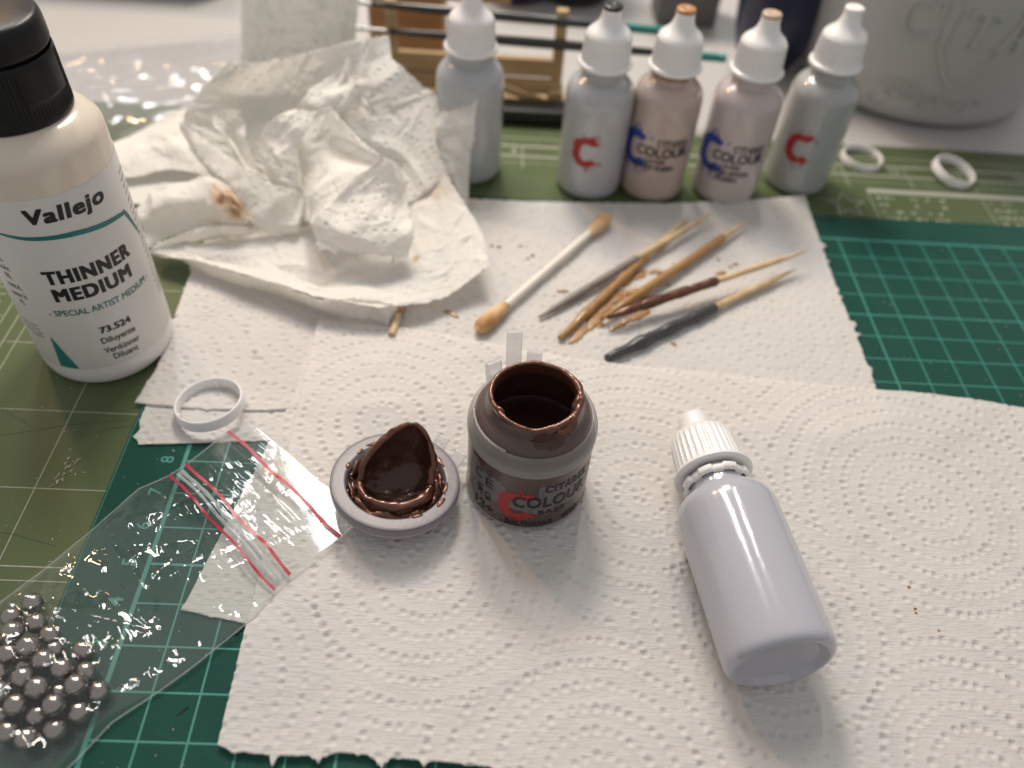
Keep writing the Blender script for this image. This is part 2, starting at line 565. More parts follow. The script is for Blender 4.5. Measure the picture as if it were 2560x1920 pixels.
for k in range(-7, 5):
    x = 23.96 + 2.54 * k
    L.append(vline(x + OX, 22.5 + OY, 24.0 + OY, OZ + .0012, .04))
    for j in range(1, 16): L.append(vline(x + 2.54 * j / 16 + OX, 24.02 + OY, (24.2 if j % 4 else 24.35) + OY, OZ + .0012, .025))
    for j in range(0, 25): L.append(vline(x + .1 * j + OX, 23.32 + OY, 23.42 + OY, OZ + .0012, .015))
for k in range(0, 40):
    y = 8 + .317 * k
    L.append(hline(-7.4 + OX, (-7.05 if k % 4 else -6.75) + OX, y + OY, OZ + .0004, .03))
for x in (-7.45, -6.7, -6.3): L.append(vline(x + OX, 2 + OY, 22.2 + OY, OZ + .0004, .03))
for x in (22.0, 26.45, 30.9): L.append(vline(x + OX, 20.4 + OY, 22.1 + OY, OZ + .0012, .035))
rg = random.Random(9)
for bx in (22.25, 26.7):
    for yy in (21.8, 21.35, 20.9, 20.5):
        x = bx
        for wdd in range(9):
            w_ = rg.choice([.08, .12, .16, .22])
            if rg.random() < .75: L.append(box(x + w_ / 2 + OX, yy + OY, OZ + .0012, w_, .13, .002))
            x += w_ + .10
            if wdd in (3, 5): x += .25
for j in range(60):
    x = 22.4 + j * .17
    L.append(box(x + OX, 22.25 + OY, OZ + .004, .08, .12, .002))
v, f = join(*L)
obj('printed_ruler', v, f, M_PRINT_W, om, smooth=False)
for s_, x in (('9', 15.9), ('10', 18.45), ('11', 21.0), ('12', 23.55), ('13', 26.1), ('14', 28.65), ('6', 8.4), ('7', 10.9), ('8', 13.4)):
    q, ff = text2d(s_, height=.34, bold=.02)
    v, f = flat(q, ff, x + OX, 23.68 + OY, OZ + .003)
    obj('printed_number', v, f, M_PRINT_W, om, smooth=False)
# printed star outline
pts = [(math.cos(math.pi / 2 + k * math.pi / 5) * (.78 if k % 2 == 0 else .33), math.sin(math.pi / 2 + k * math.pi / 5) * (.78 if k % 2 == 0 else .33)) for k in range(10)]
V = []; F = []
for k in range(10):
    a = np.array(pts[k]); b = np.array(pts[(k + 1) % 10]); n_ = np.array([-(b - a)[1], (b - a)[0]]); n_ = n_ / np.linalg.norm(n_) * .022
    i = len(V); V += [a + n_, b + n_, b - n_, a - n_]; F.append((i, i + 1, i + 2, i + 3))
v, f = flat(np.array(V), F, 20.95 + OX, 21.25 + OY, OZ + .003)
obj('printed_star', v, f, M_PRINT_W, om, smooth=False)
# scuffs and knife scratches
L = []
for (x0, y0, x1, y1) in ((-6.4, 10.0, -4.2, 8.9), (-5.6, 7.4, -4.5, 6.6), (-4.6, 5.8, -2.3, 5.4), (-4.9, 8.6, -1.9, 9.3), (-2.9, 8.7, -1.6, 9.1)):
    L.append(tube([(x0 + OX, y0 + OY, OZ - .004), ((x0 + x1) / 2 + OX, (y0 + y1) / 2 + .08 + OY, OZ - .002), (x1 + OX, y1 + OY, OZ - .004)], .008, 5))
v, f = join(*L)
tag(obj('knife_scratches', v, f, pbr('scratch', (.06, .065, .03), .7), om), kind='stuff')
L = []
for k in range(16):
    x = rg.gauss(-2.75, .14) - (.25 if k > 9 else 0); y = 7.9 - k * .055 + rg.gauss(0, .03)
    L.append(tube([(x + OX, y + OY, OZ + .004), (x + rg.gauss(0, .04) + OX, y + .05 + OY, OZ + .02), (x + rg.gauss(0, .05) + OX, y + .09 + OY, OZ + .004)], rg.uniform(.008, .022), 5))
v, f = join(*L)
tag(obj('glue_crumb', v, f, pbr('glue_crumbs', (.45, .44, .36), .5), om), kind='stuff')

gm = thing('green_cutting_mat', 'dark green cutting mat with teal centimetre grid, lying on the olive mat', 'cutting mat', (10, 8, -.046))
v, f = rbox(5.6, .2, .02, 34.4 + .1, 24.4, .045, .012)
obj('mat_sheet', v, f, M_GREEN, gm)
L = []
GZ = .0438
for k in range(0, 31): L.append(vline(k + OX, 0 + OY, 19 + OY, GZ, .105 if k == 0 or k == 30 else (.062 if k % 5 == 0 else .042)))
for k in range(0, 20): L.append(hline(0 + OX, 30 + OX, k + OY, GZ + .0005, .105 if k in (0, 19) else (.062 if k % 5 == 0 else .042)))
v, f = join(*L)
obj('printed_grid', v, f, M_TEAL, gm, smooth=False)
for k in (2, 3, 4, 5, 6, 7, 8):
    q, ff = text2d(str(k), height=.34, bold=.015)
    v, f = flat(q, ff, -.44 + OX, k + .02 + OY, GZ + .002, math.pi / 2)
    obj('printed_number', v, f, M_TEAL, gm, smooth=False)
    L = [hline(-.0 + OX, .0 + .22 + OX, k + OY, GZ + .002, .07)]
v, f = box(-1.603 + OX, .2 + OY + 8, .041, .02, 24.2, .006)
obj('worn_edge', v, f, M_TEAL, gm)
L = []
for k in range(10):
    L.append(tube([(2.15 + k * .05 + OX, 3.18 + k * .035 + rg.gauss(0, .02) + OY, GZ + .006), (2.2 + k * .05 + OX, 3.22 + k * .035 + rg.gauss(0, .03) + OY, GZ + .012)], rg.uniform(.012, .03), 5))
L.append(tube([(1.62 + OX, 1.55 + OY, GZ + .004), (1.72 + OX, 1.62 + OY, GZ + .008), (1.82 + OX, 1.72 + OY, GZ + .004)], .014, 5))
v, f = join(*L)
obj('ink_mark', v, f, M_INK, gm)

for parent, zt, (x0, x1, y0, y1), cnt in ((om, OZ, (-7.5, -1.8, 3, 16), 120), (gm, GZ, (-1.4, 2.4, -1, 9), 60), (gm, GZ, (19.4, 31, 9, 20), 160)):
    L = []
    for k in range(cnt):
        x, y = rg.uniform(x0, x1), rg.uniform(y0, y1); r = rg.choice([.006, .008, .01, .016])
        a = rg.uniform(0, 6.28); q = rg.uniform(.5, 3)
        L.append(tube([(x + OX - r * q * math.cos(a), y + OY - r * q * math.sin(a), zt + .004), (x + OX + r * q * math.cos(a), y + OY + r * q * math.sin(a), zt + .006)], r, 4))
    v, f = join(*L)
    tag(obj('dust', v, f, M_DUST, parent), kind='stuff')
L = []
for k in range(16):
    x, y = rg.uniform(19.6, 28), rg.uniform(12, 19.5); a = rg.uniform(-.6, .6); l = rg.uniform(.4, 2.2)
    L.append(tube([(x + OX, y + OY, GZ - .002), (x + l * math.cos(a) + OX, y + l * math.sin(a) + OY, GZ - .002)], .0055, 4))
for k in range(8):
    x, y = rg.uniform(-1.2, 2.0), rg.uniform(-.5, 3); a = rg.uniform(-.6, .9); l = rg.uniform(.4, 1.6)
    L.append(tube([(x + OX, y + OY, GZ - .002), (x + l * math.cos(a) + OX, y + l * math.sin(a) + OY, GZ - .002)], .0055, 4))
v, f = join(*L)
tag(obj('knife_scratches', v, f, M_DUST2, gm), kind='stuff')


# ------------------------------------------------------------------ paper towels
def dots_for(centers, bounds, ring=.47, step=.30, seed=0):
    rg = np.random.default_rng(seed)
    D = []
    C = np.array(centers)
    x0, x1, y0, y1 = bounds
    for i, c in enumerate(C):
        for k in range(0, 16):
            r = .18 + ring * k
            n = max(3, int(round(2 * math.pi * r / step)))
            ph = rg.uniform(0, 6.28)
            for j in range(n):
                t = ph + 2 * math.pi * j / n
                p = c + r * np.array([math.cos(t), math.sin(t)]) + rg.normal(0, .018, 2)
                if not (x0 < p[0] < x1 and y0 < p[1] < y1): continue
                d = np.linalg.norm(C - p, axis=1)
                if d[i] > d.min() + .05: continue
                D.append(p)
    return np.array(D)


def raster(dots, bounds, px=.02, depth=.05, seed=0):
    rg = np.random.default_rng(seed)
    x0, x1, y0, y1 = bounds
    W = int((x1 - x0) / px) + 2; H = int((y1 - y0) / px) + 2
    A = np.zeros((H, W))
    k = int(.24 / px)
    yy, xx = np.mgrid[-k:k + 1, -k:k + 1] * px
    for p in dots:
        ix = int((p[0] - x0) / px); iy = int((p[1] - y0) / px)
        if ix < k or iy < k or ix >= W - k - 1 or iy >= H - k - 1: continue
        fx = p[0] - x0 - ix * px; fy = p[1] - y0 - iy * px
        d = np.hypot(xx - fx, (yy - fy) * rg.uniform(.92, 1.08))
        s = rg.uniform(.85, 1.12)
        h = -np.exp(-(d / (.068 * s)) ** 2.2) + .30 * np.exp(-((d - .115 * s) / .036) ** 2)
        A[iy - k:iy + k + 1, ix - k:ix + k + 1] += depth * rg.uniform(.35, 1.05) * h
    def sample(x, y):
        gx = np.clip((x - x0) / px, 0, W - 1.001); gy = np.clip((y - y0) / px, 0, H - 1.001)
        i = gx.astype(int); j = gy.astype(int); u = gx - i; t = gy - j
        return (A[j, i] * (1 - u) + A[j, i + 1] * u) * (1 - t) + (A[j + 1, i] * (1 - u) + A[j + 1, i + 1] * u) * t
    return sample


def poly_at(pl, n):
    p = np.array(pl, float)
    d = np.concatenate([[0], np.cumsum(np.linalg.norm(np.diff(p, axis=0), axis=1))])
    t = np.linspace(0, d[-1], n)
    return np.stack([np.interp(t, d, p[:, k]) for k in range(p.shape[1])], 1)


def fray(n, length, amp, rate, seed):
    """outward tufts along a torn edge"""
    rg = np.random.default_rng(seed)
    s = np.linspace(0, length, n)
    o = amp * .3 * fbm(s * 3.1, s * 0, seed) + amp * .08 * rg.standard_normal(n)
    for _ in range(int(length * rate)):
        c = rg.uniform(0, length); wd = rg.uniform(.05, .15); a = amp * rg.uniform(.3, 2.4) * rg.choice([1, 1, .4, 2.2])
        o += a * np.exp(-((s - c) / wd) ** 2) * (1 + .3 * rg.standard_normal(n))
    return o


def creases(s, t, box_, count, wrange, gain, seed, lrange=(.6, 1.6)):
    """sharp V shaped creases scattered over a surface"""
    rg0 = np.random.default_rng(seed)
    h = np.zeros(np.shape(s))
    for _ in range(count):
        an = rg0.uniform(0, math.pi); c0 = (rg0.uniform(box_[0], box_[1]), rg0.uniform(box_[2], box_[3])); wd = rg0.uniform(*wrange)
        d_ = np.abs((s - c0[0]) * math.cos(an) + (t - c0[1]) * math.sin(an)); l_ = np.abs(-(s - c0[0]) * math.sin(an) + (t - c0[1]) * math.cos(an))
        h = h + rg0.choice([-1, 1]) * wd * gain * np.clip(1 - d_ / wd, 0, 1) * np.clip(1.6 - l_ / rg0.uniform(*lrange), 0, 1)
    return h


def sheet(name, left, right, top, bottom, res, zfun, emb, mat, frays=None, skirt=.05, stain=None):
    def ln(p): return np.linalg.norm(np.diff(np.array(p), axis=0), axis=1).sum()
    nu = int(max(ln(top), ln(bottom)) / res); nv = int(max(ln(left), ln(right)) / res)
    T = poly_at(top, nu); B = poly_at(bottom, nu); Lf = poly_at(left, nv); R = poly_at(right, nv)   # left/right run bottom->top
    u = np.linspace(0, 1, nu)[None, :, None]; v = np.linspace(0, 1, nv)[:, None, None]
    P = (1 - v) * B[None] + v * T[None] + (1 - u) * Lf[:, None] + u * R[:, None] \
        - ((1 - u) * (1 - v) * B[0] + u * (1 - v) * B[-1] + (1 - u) * v * T[0] + u * v * T[-1])
    X, Y = P[..., 0].copy(), P[..., 1].copy()
    if frays:
        k = np.arange(nv) * res; kk = np.arange(nu) * res
        for side, (amp, rate, seed) in frays.items():
            if side == 'bottom': Y -= fray(nu, ln(bottom), amp, rate, seed)[None, :] * np.exp(-k / .12)[:, None]
            if side == 'top': Y += fray(nu, ln(top), amp, rate, seed)[None, :] * np.exp(-k[::-1] / .12)[:, None]
            if side == 'left': X -= fray(nv, ln(left), amp, rate, seed)[:, None] * np.exp(-kk / .12)[None, :]
            if side == 'right': X += fray(nv, ln(right), amp, rate, seed)[:, None] * np.exp(-kk[::-1] / .12)[None, :]
    Z = zfun(X, Y) + emb(X, Y)
    V = np.stack([X, Y, Z], -1).reshape(-1, 3)
    F = [tuple(q) for q in grid_faces(nv, nu)]
    idx = np.arange(nu * nv).reshape(nv, nu)
    ring = np.concatenate([idx[0, :-1], idx[:-1, -1], idx[-1, :0:-1], idx[:0:-1, 0]])
    lo = V[ring].copy(); lo[:, 2] -= skirt
    b = len(V); m = len(ring)
    V = np.concatenate([V, lo])
    F += [(ring[i], b + i, b + (i + 1) % m, ring[(i + 1) % m]) for i in range(m)]
    st = np.zeros(len(V)) if stain is None else stain(V[:, 0], V[:, 1])
    return obj(name, V, F, mat, attr={'stain': st})


F_CENT = [(19.3, 7.5), (18.3, .6), (10.3, .3), (2.0, 2.2), (4.9, 9.4), (11.8, 7.4), (25.5, 3.6), (26, 10.5), (14.4, 4.1), (6.5, 5.0)]
bF = (0, 29, -3, 15)
embF = raster(dots_for(F_CENT, bF, ring=.49, step=.25, seed=2), bF, depth=.058, seed=3)
sg = lambda t: 1 / (1 + np.exp(-np.clip(t, -40, 40)))


def zF(x, y):
    base = .125 + .070 * sg((y - 9.6) / .35)
    und = .040 * fbm(x * .38 + 5, y * .45, 11, 3) + .022 * fbm(x * 1.1, y * 1.3, 12, 3)
    rg_ = .012 * np.abs(fbm(x * .9 + 3, y * 2.4 + 1, 17, 3))
    und = und + creases(x, y, (3, 25, -1, 12), 46, (.15, .7), .05, 333, (.5, 2.2)) + creases(x, y, (8, 12, .5, 3.5), 14, (.04, .14), .14, 334, (.2, .7))
    near = np.exp(-((x - 8.83) ** 2 + (y - 7.9) ** 2) / 5) + np.exp(-((x - 5.6) ** 2 + (y - 6.9) ** 2) / 5)
    return base + (und + rg_) * (1 - .8 * np.clip(near, 0, 1)) + .05 * np.exp(-np.abs(x - 2.6) / .6) * .5


F_TOP = [(2.55, 13.31), (3.56, 13.28), (5.1, 13.15), (7.08, 12.76), (8.8, 12.4), (10.53, 12.14), (12.71, 11.94), (14.9, 11.8), (16.53, 11.66), (19.24, 11.46), (20.61, 11.42), (23.41, 11.04), (27.2, 10.5)]
F_BOT = [(2.64, .93), (3.3, .8), (4.23, .77), (5.13, .88), (6.06, .80), (7.18, .74), (8.47, .66), (10.3, .3), (16, -.6), (27.2, -1.6)]


def dirt(x, y):
    s = np.zeros_like(x)
    for cx, cy, r in ((18.03, 5.05, .030), (17.99, 4.48, .028), (17.98, 4.38, .026), (18.38, 3.96, .024), (18.85, 6.26, .014), (19.55, 2.93, .016), (17.95, 5.12, .012), (18.3, 5.02, .012), (12.9, .55, .07), (9.3, 4.8, .012), (11.9, 3.0, .012), (6.6, 8.8, .02)):
        s += np.exp(-(((x - cx) ** 2 + (y - cy) ** 2) / r ** 2))
    return np.clip(s * 1.3, 0, 1)


o = sheet('paper_towel', poly_at([(2.64, .93), (2.62, 3.64), (2.58, 10.16), (2.55, 13.31)], 60), [(27.2, -1.6), (27.2, 10.5)], F_TOP, F_BOT, .036, zF, embF, M_PAPER,
          {'bottom': (.05, 1.4, 5), 'top': (.012, .5, 6), 'left': (.010, .3, 7)}, stain=dirt)
tag(o, 'large embossed white paper towel in front, under the open paint pot and lying bottle', 'paper towel')

bB = (-4, 21.5, 7, 23.5)
embB = raster(dots_for([(16.3, 13.8), (9.5, 17.5), (15.5, 20.5), (3, 13.4), (9.2, 11), (-1.5, 11.2), (21, 17)], bB, seed=8), bB, depth=.06, seed=9)
zB = lambda x, y: .085 + .03 * fbm(x * .5, y * .5, 31, 3) + .02 * fbm(x * 1.3, y * 1.3, 32, 3) + .10 * np.exp(-(21.4 - y) / .5) * np.clip((x - 15) / 5, 0, 1)
bt = sheet('paper_towel', poly_at([(-1.83, 9.83), (-1.62, 11.2), (-1.75, 13.73), (-1.81, 15.25), (-1.8, 19.6)], 60), [(19.25, 9.6), (19.19, 11.42), (19.25, 13.97), (19.19, 15.72), (19.28, 19.23), (19.33, 21.37)],
           [(-1.8, 19.6), (3, 19.9), (7.07, 20.08), (9.91, 20.17), (14.17, 20.51), (16.82, 20.93), (19.33, 21.37)],
           [(-1.83, 9.83), (-.43, 9.71), (1.55, 9.74), (2.53, 9.85), (19.25, 9.6)], .05, zB, embB, M_PAPER,
           {'left': (.05, 1.2, 15), 'right': (.07, 1.1, 16), 'top': (.02, .6, 18), 'bottom': (.02, .5, 19)})
tag(bt, 'white paper towel behind the paint pot, under the toothpicks and cotton swab', 'paper towel')
zH = lambda x, y: .055 + .02 * fbm(x * .8, y * .8, 41, 3)
bH = (-3, 5, 2, 12)
embH = raster(dots_for([(-3, 7), (2.8, 12)], bH, seed=18), bH, depth=.045, seed=19)
o = sheet('paper_towel', [(-1.3, 8.42), (-1.53, 9.48), (-1.5, 10.3)], [(3.2, 8.8), (3.2, 10.3)], [(-1.5, 10.3), (3.2, 10.3)], [(-1.3, 8.42), (-.1, 8.53), (2.01, 8.75), (3.2, 8.8)], .04,
          lambda x, y: zH(x, y) - .05 * sg((y - 9.75) / .1), embH, M_PAPER, {'left': (.07, 2.0, 25), 'bottom': (.012, .5, 26)}, skirt=.02)
tag(o, 'torn strip of white paper towel peeking out under the front white ring', 'paper towel')
o = sheet('paper_towel', [(1.07, 3.85), (1.17, 4.18), (1.97, 8.32), (2.11, 9.09), (2.36, 10.15), (2.45, 12.6)], [(4.2, 3.5), (4.2, 12.4)], [(2.45, 12.6), (4.2, 12.4)], [(1.07, 3.85), (2.6, 3.57), (4.2, 3.5)], .04,
          lambda x, y: .062 + .040 * sg((y - 9.2) / .3) + .015 * fbm(x * .8, y * .8, 51, 3) - .05 * sg((x - 2.75) / .2) * 1.2, raster(dots_for([(2, 2.2), (4.9, 9.4)], bF, seed=28), bF, depth=.04, seed=29), M_PAPER, {'bottom': (.02, .8, 35)}, skirt=.02)
tag(o, 'white paper towel layer under the zip bag, beneath the large front towel', 'paper towel')


# crumpled towel: curved folds with real height
PATCH = {"tray":[[[-2.95,15.99,0.6],[-1.3,16.35,0.5],[0.37,16.92,0.4],[2.03,17.96,0.35],[3.86,18.59,0.4],[5.42,19.34,0.9],[6.0,19.52,1.5]],[[-2.96,15.79,0.6],[-1.27,15.74,0.45],[0.45,15.63,0.35],[2.4,15.66,0.3],[4.15,16.12,0.35],[5.93,16.63,0.6],[6.72,18.01,1.3]],[[-2.97,15.65,0.6],[-1.24,15.45,0.5],[0.5,14.99,0.5],[2.6,14.57,0.5],[4.32,14.71,0.45],[6.33,15.17,0.5],[7.36,16.66,1.2]],[[-2.98,15.6,0.6],[-1.24,15.11,0.65],[0.64,14.31,0.85],[2.71,13.5,0.95],[4.4,13.26,0.9],[6.28,14.17,0.5],[7.63,15.27,1.0]]],"front":[[[-2.98,15.6,0.6],[-1.24,15.11,0.66],[0.64,14.32,0.86],[2.71,13.5,0.96],[4.01,13.29,0.92],[4.77,13.41,0.85],[4.94,13.79,0.6]],[[-3.0,15.65,0.55],[-1.52,15.32,0.4],[0.55,14.47,0.5],[2.52,13.7,0.55],[3.96,13.38,0.5],[4.74,13.28,0.45],[4.92,13.66,0.35]],[[-3.01,15.68,0.5],[-1.87,15.54,0.16],[0.45,14.67,0.16],[2.38,13.93,0.16],[3.88,13.41,0.16],[4.68,13.14,0.16],[4.87,13.52,0.16]]],"back":[[[-1.5,21.65,3.9],[-0.28,21.37,4.1],[0.88,21.87,4.2],[2.5,22.85,4.3],[3.78,23.5,4.3]],[[-2.2,20.98,3.3],[-1.05,21.55,2.8],[0.44,21.54,2.9],[2.33,22.05,3.3],[3.92,22.82,3.7]],[[-2.7,20.35,2.8],[-1.38,20.82,2.2],[0.44,21.02,2.2],[3.06,20.96,2.4],[4.91,22.22,3.2]],[[-2.84,20.07,2.4],[-1.03,19.86,1.5],[0.89,19.89,1.6],[3.74,20.41,1.9],[5.69,21.82,2.9]],[[-2.62,19.75,1.9],[-0.68,19.21,1.2],[1.31,18.99,1.1],[4.42,19.86,1.4],[5.61,20.44,2.0]],[[-1.96,19.14,1.6],[-0.17,18.45,1.0],[1.74,18.23,0.9],[4.83,18.65,0.8],[6.06,19.56,1.4]]],"flap":[[[5.8,21.65,3.0],[6.2,21.38,3.1],[6.54,21.11,3.2],[7.0,21.19,3.6]],[[5.64,20.99,2.4],[6.1,20.87,2.5],[6.51,20.5,2.6],[6.92,20.44,2.8]],[[5.61,20.49,1.9],[6.08,20.25,2.0],[6.48,20.06,2.0],[6.83,20.09,2.0]],[[5.97,19.9,1.4],[6.31,19.7,1.4],[6.57,19.69,1.2],[6.8,19.75,1.1]],[[6.67,19.11,0.6],[6.74,19.15,0.5],[6.79,19.17,0.45],[6.84,19.13,0.4]]],"pocket":[[[0.91,20.15,3.0],[1.67,20.18,3.2],[2.12,20.17,3.3],[2.85,19.3,3.2],[3.49,18.51,3.1],[4.09,17.91,3.0]],[[1.07,19.47,2.3],[1.55,19.52,2.3],[2.17,19.59,2.3],[2.7,19.02,2.4],[3.24,18.3,2.6],[3.8,17.77,2.8]],[[1.23,18.85,1.7],[1.57,18.66,1.7],[2.03,18.55,1.8],[2.42,18.11,1.9],[2.75,17.63,2.1],[3.25,17.27,2.43]],[[1.36,18.15,1.3],[1.55,17.95,1.3],[1.81,17.62,1.4],[2.01,17.39,1.5],[2.27,17.03,1.7],[2.62,16.71,2.03]],[[1.44,17.39,0.8],[1.54,17.3,0.8],[1.64,17.17,0.9],[1.75,16.99,1.0],[1.89,16.55,1.3],[2.11,16.02,1.63]]],"lobe":[[[4.07,17.87,3.02],[4.16,17.85,3.0],[4.3,17.83,2.9],[4.54,18.0,2.7]],[[3.26,17.24,2.45],[3.78,17.28,2.4],[4.29,17.37,2.3],[4.81,17.77,2.1]],[[2.6,16.66,2.05],[3.38,16.5,2.0],[4.25,16.53,1.9],[4.95,17.07,1.7]],[[2.12,16.0,1.65],[3.1,15.76,1.6],[4.18,15.89,1.5],[5.17,16.05,1.3]],[[2.29,15.38,1.25],[3.25,15.31,1.2],[4.22,15.33,1.1],[5.06,15.42,1.05]]],"fold":[[[0.19,19.61,3.0],[0.98,19.92,3.2],[1.75,19.92,3.25]],[[-0.02,19.43,2.6],[0.8,19.3,2.8],[1.52,19.44,2.9]],[[-0.15,19.28,2.2],[0.67,18.53,2.5],[1.18,19.1,2.6]],[[0.06,18.65,1.9],[0.68,18.18,2.1],[1.23,18.39,2.0]],[[0.32,18.3,1.5],[0.82,17.98,1.6],[1.34,18.07,1.5]]],"swirl":[[[-1.67,19.92,2.9],[-1.33,20.24,3.0],[-0.92,20.37,2.9]],[[-1.69,19.49,2.6],[-1.39,20.02,2.1],[-0.72,19.94,2.4]],[[-1.44,19.09,2.3],[-1.16,19.68,1.6],[-0.45,19.23,2.0]],[[-0.29,18.13,2.0],[-0.49,18.88,1.5],[-0.17,18.65,1.6]]],"band":[[[-2.78,20.14,2.5],[-1.67,19.1,2.35],[-0.86,18.57,2.1],[-0.15,18.03,2.0],[0.59,17.77,1.8],[1.26,17.91,1.6],[1.48,17.84,1.3]],[[-2.93,20.16,2.2],[-1.96,18.73,2.0],[-1.01,17.93,1.8],[-0.18,17.57,1.6],[0.63,17.31,1.4],[1.3,17.44,1.2],[1.47,17.53,1.0]],[[-2.75,19.94,1.7],[-1.85,18.86,1.5],[-1.22,17.98,1.4],[-0.49,17.28,1.2],[0.52,16.94,1.0],[1.23,16.93,0.9],[1.42,17.34,0.8]],[[-2.89,20.35,1.3],[-1.79,18.88,1.2],[-1.01,17.9,1.1],[-0.18,17.01,0.9],[0.74,16.68,0.55],[1.23,17.02,0.55],[1.32,17.55,0.6]]],"stained_lobe":[[[-3.64,16.8,1.3],[-3.2,17.28,1.6],[-2.55,17.63,1.75],[-1.89,17.85,1.8],[-1.31,17.84,1.7],[-0.76,17.66,1.5]],[[-3.45,16.41,1.2],[-2.8,16.65,1.5],[-2.08,16.91,1.65],[-1.45,17.14,1.6],[-0.79,17.03,1.5],[-0.35,17.05,1.3]],[[-3.33,16.14,0.9],[-2.72,16.55,1.0],[-2.05,16.77,1.1],[-1.36,16.83,1.1],[-0.61,16.7,1.1],[-0.14,16.78,1.0]],[[-3.13,15.7,0.7],[-2.53,16.26,0.75],[-2.0,16.54,0.8],[-1.39,16.75,0.85],[-0.67,16.82,0.9],[-0.15,16.89,0.9]]],"roll":[[[-2.45,16.09,0.85],[-1.9,16.31,0.95],[-1.31,16.57,1.0],[-0.62,16.68,1.0],[0.16,16.87,0.95],[1.44,17.39,0.8]],[[-2.75,15.97,0.7],[-1.97,16.16,0.75],[-1.26,16.45,0.8],[-0.41,16.62,0.8],[0.51,16.74,0.7],[1.25,17.24,0.6]],[[-3.06,15.74,0.6],[-2.17,16.28,0.5],[-1.4,16.67,0.4],[-0.43,16.95,0.4],[0.63,16.84,0.4],[1.17,17.21,0.4]]],"spike":[[[2.52,22.27,3.9],[2.57,22.3,3.9],[2.64,22.17,3.9]],[[1.93,21.88,3.5],[2.26,21.79,3.5],[2.67,21.84,3.5]],[[1.26,21.13,3.2],[2.01,21.09,3.1],[2.72,21.5,3.2]],[[0.87,20.95,2.9],[1.79,21.11,2.8],[2.91,21.29,2.7]]],"strip":[[[2.81,21.65,3.5],[2.99,21.64,3.55],[3.17,21.76,3.5]],[[3.04,21.21,3.1],[3.19,21.07,3.15],[3.3,21.17,3.0]],[[3.37,20.64,2.6],[3.42,20.62,2.6],[3.44,20.76,2.5]]],"tail":[[[-6.98,21.31,0.3],[-5.96,22.4,0.4],[-5.12,23.21,0.6],[-4.12,23.9,0.9]],[[-6.64,20.4,0.35],[-5.41,20.82,0.55],[-4.36,21.42,0.7],[-2.89,21.21,1.0]],[[-6.6,20.16,0.2],[-5.13,19.83,0.4],[-3.75,20.31,0.5],[-2.2,19.83,0.7]]],"under":[[[-8.02,22.16,0.1],[-5.36,22.44,0.1],[-3.05,22.65,0.12]],[[-7.32,20.25,0.1],[-5.06,20.59,0.1],[-2.33,20.35,0.12]],[[-6.79,18.81,0.1],[-4.87,18.76,0.1],[-1.7,18.37,0.12]]]}


def cr_weights(n, m):
    W = np.zeros((m, n))
    for k, t in enumerate(np.linspace(0, n - 1, m)):
        i = min(int(t), n - 2); u = t - i
        w = [-.5 * u ** 3 + u * u - .5 * u, 1.5 * u ** 3 - 2.5 * u * u + 1, -1.5 * u ** 3 + 2 * u * u + .5 * u, .5 * u ** 3 - .5 * u * u]
        for d, ww in zip((-1, 0, 1, 2), w):
            j = i + d
            if j < 0:      # reflect the missing end point
                W[k, 0] += 2 * ww; W[k, 1] -= ww
            elif j > n - 1:
                W[k, n - 1] += 2 * ww; W[k, n - 2] -= ww
            else: W[k, j] += ww
    return W


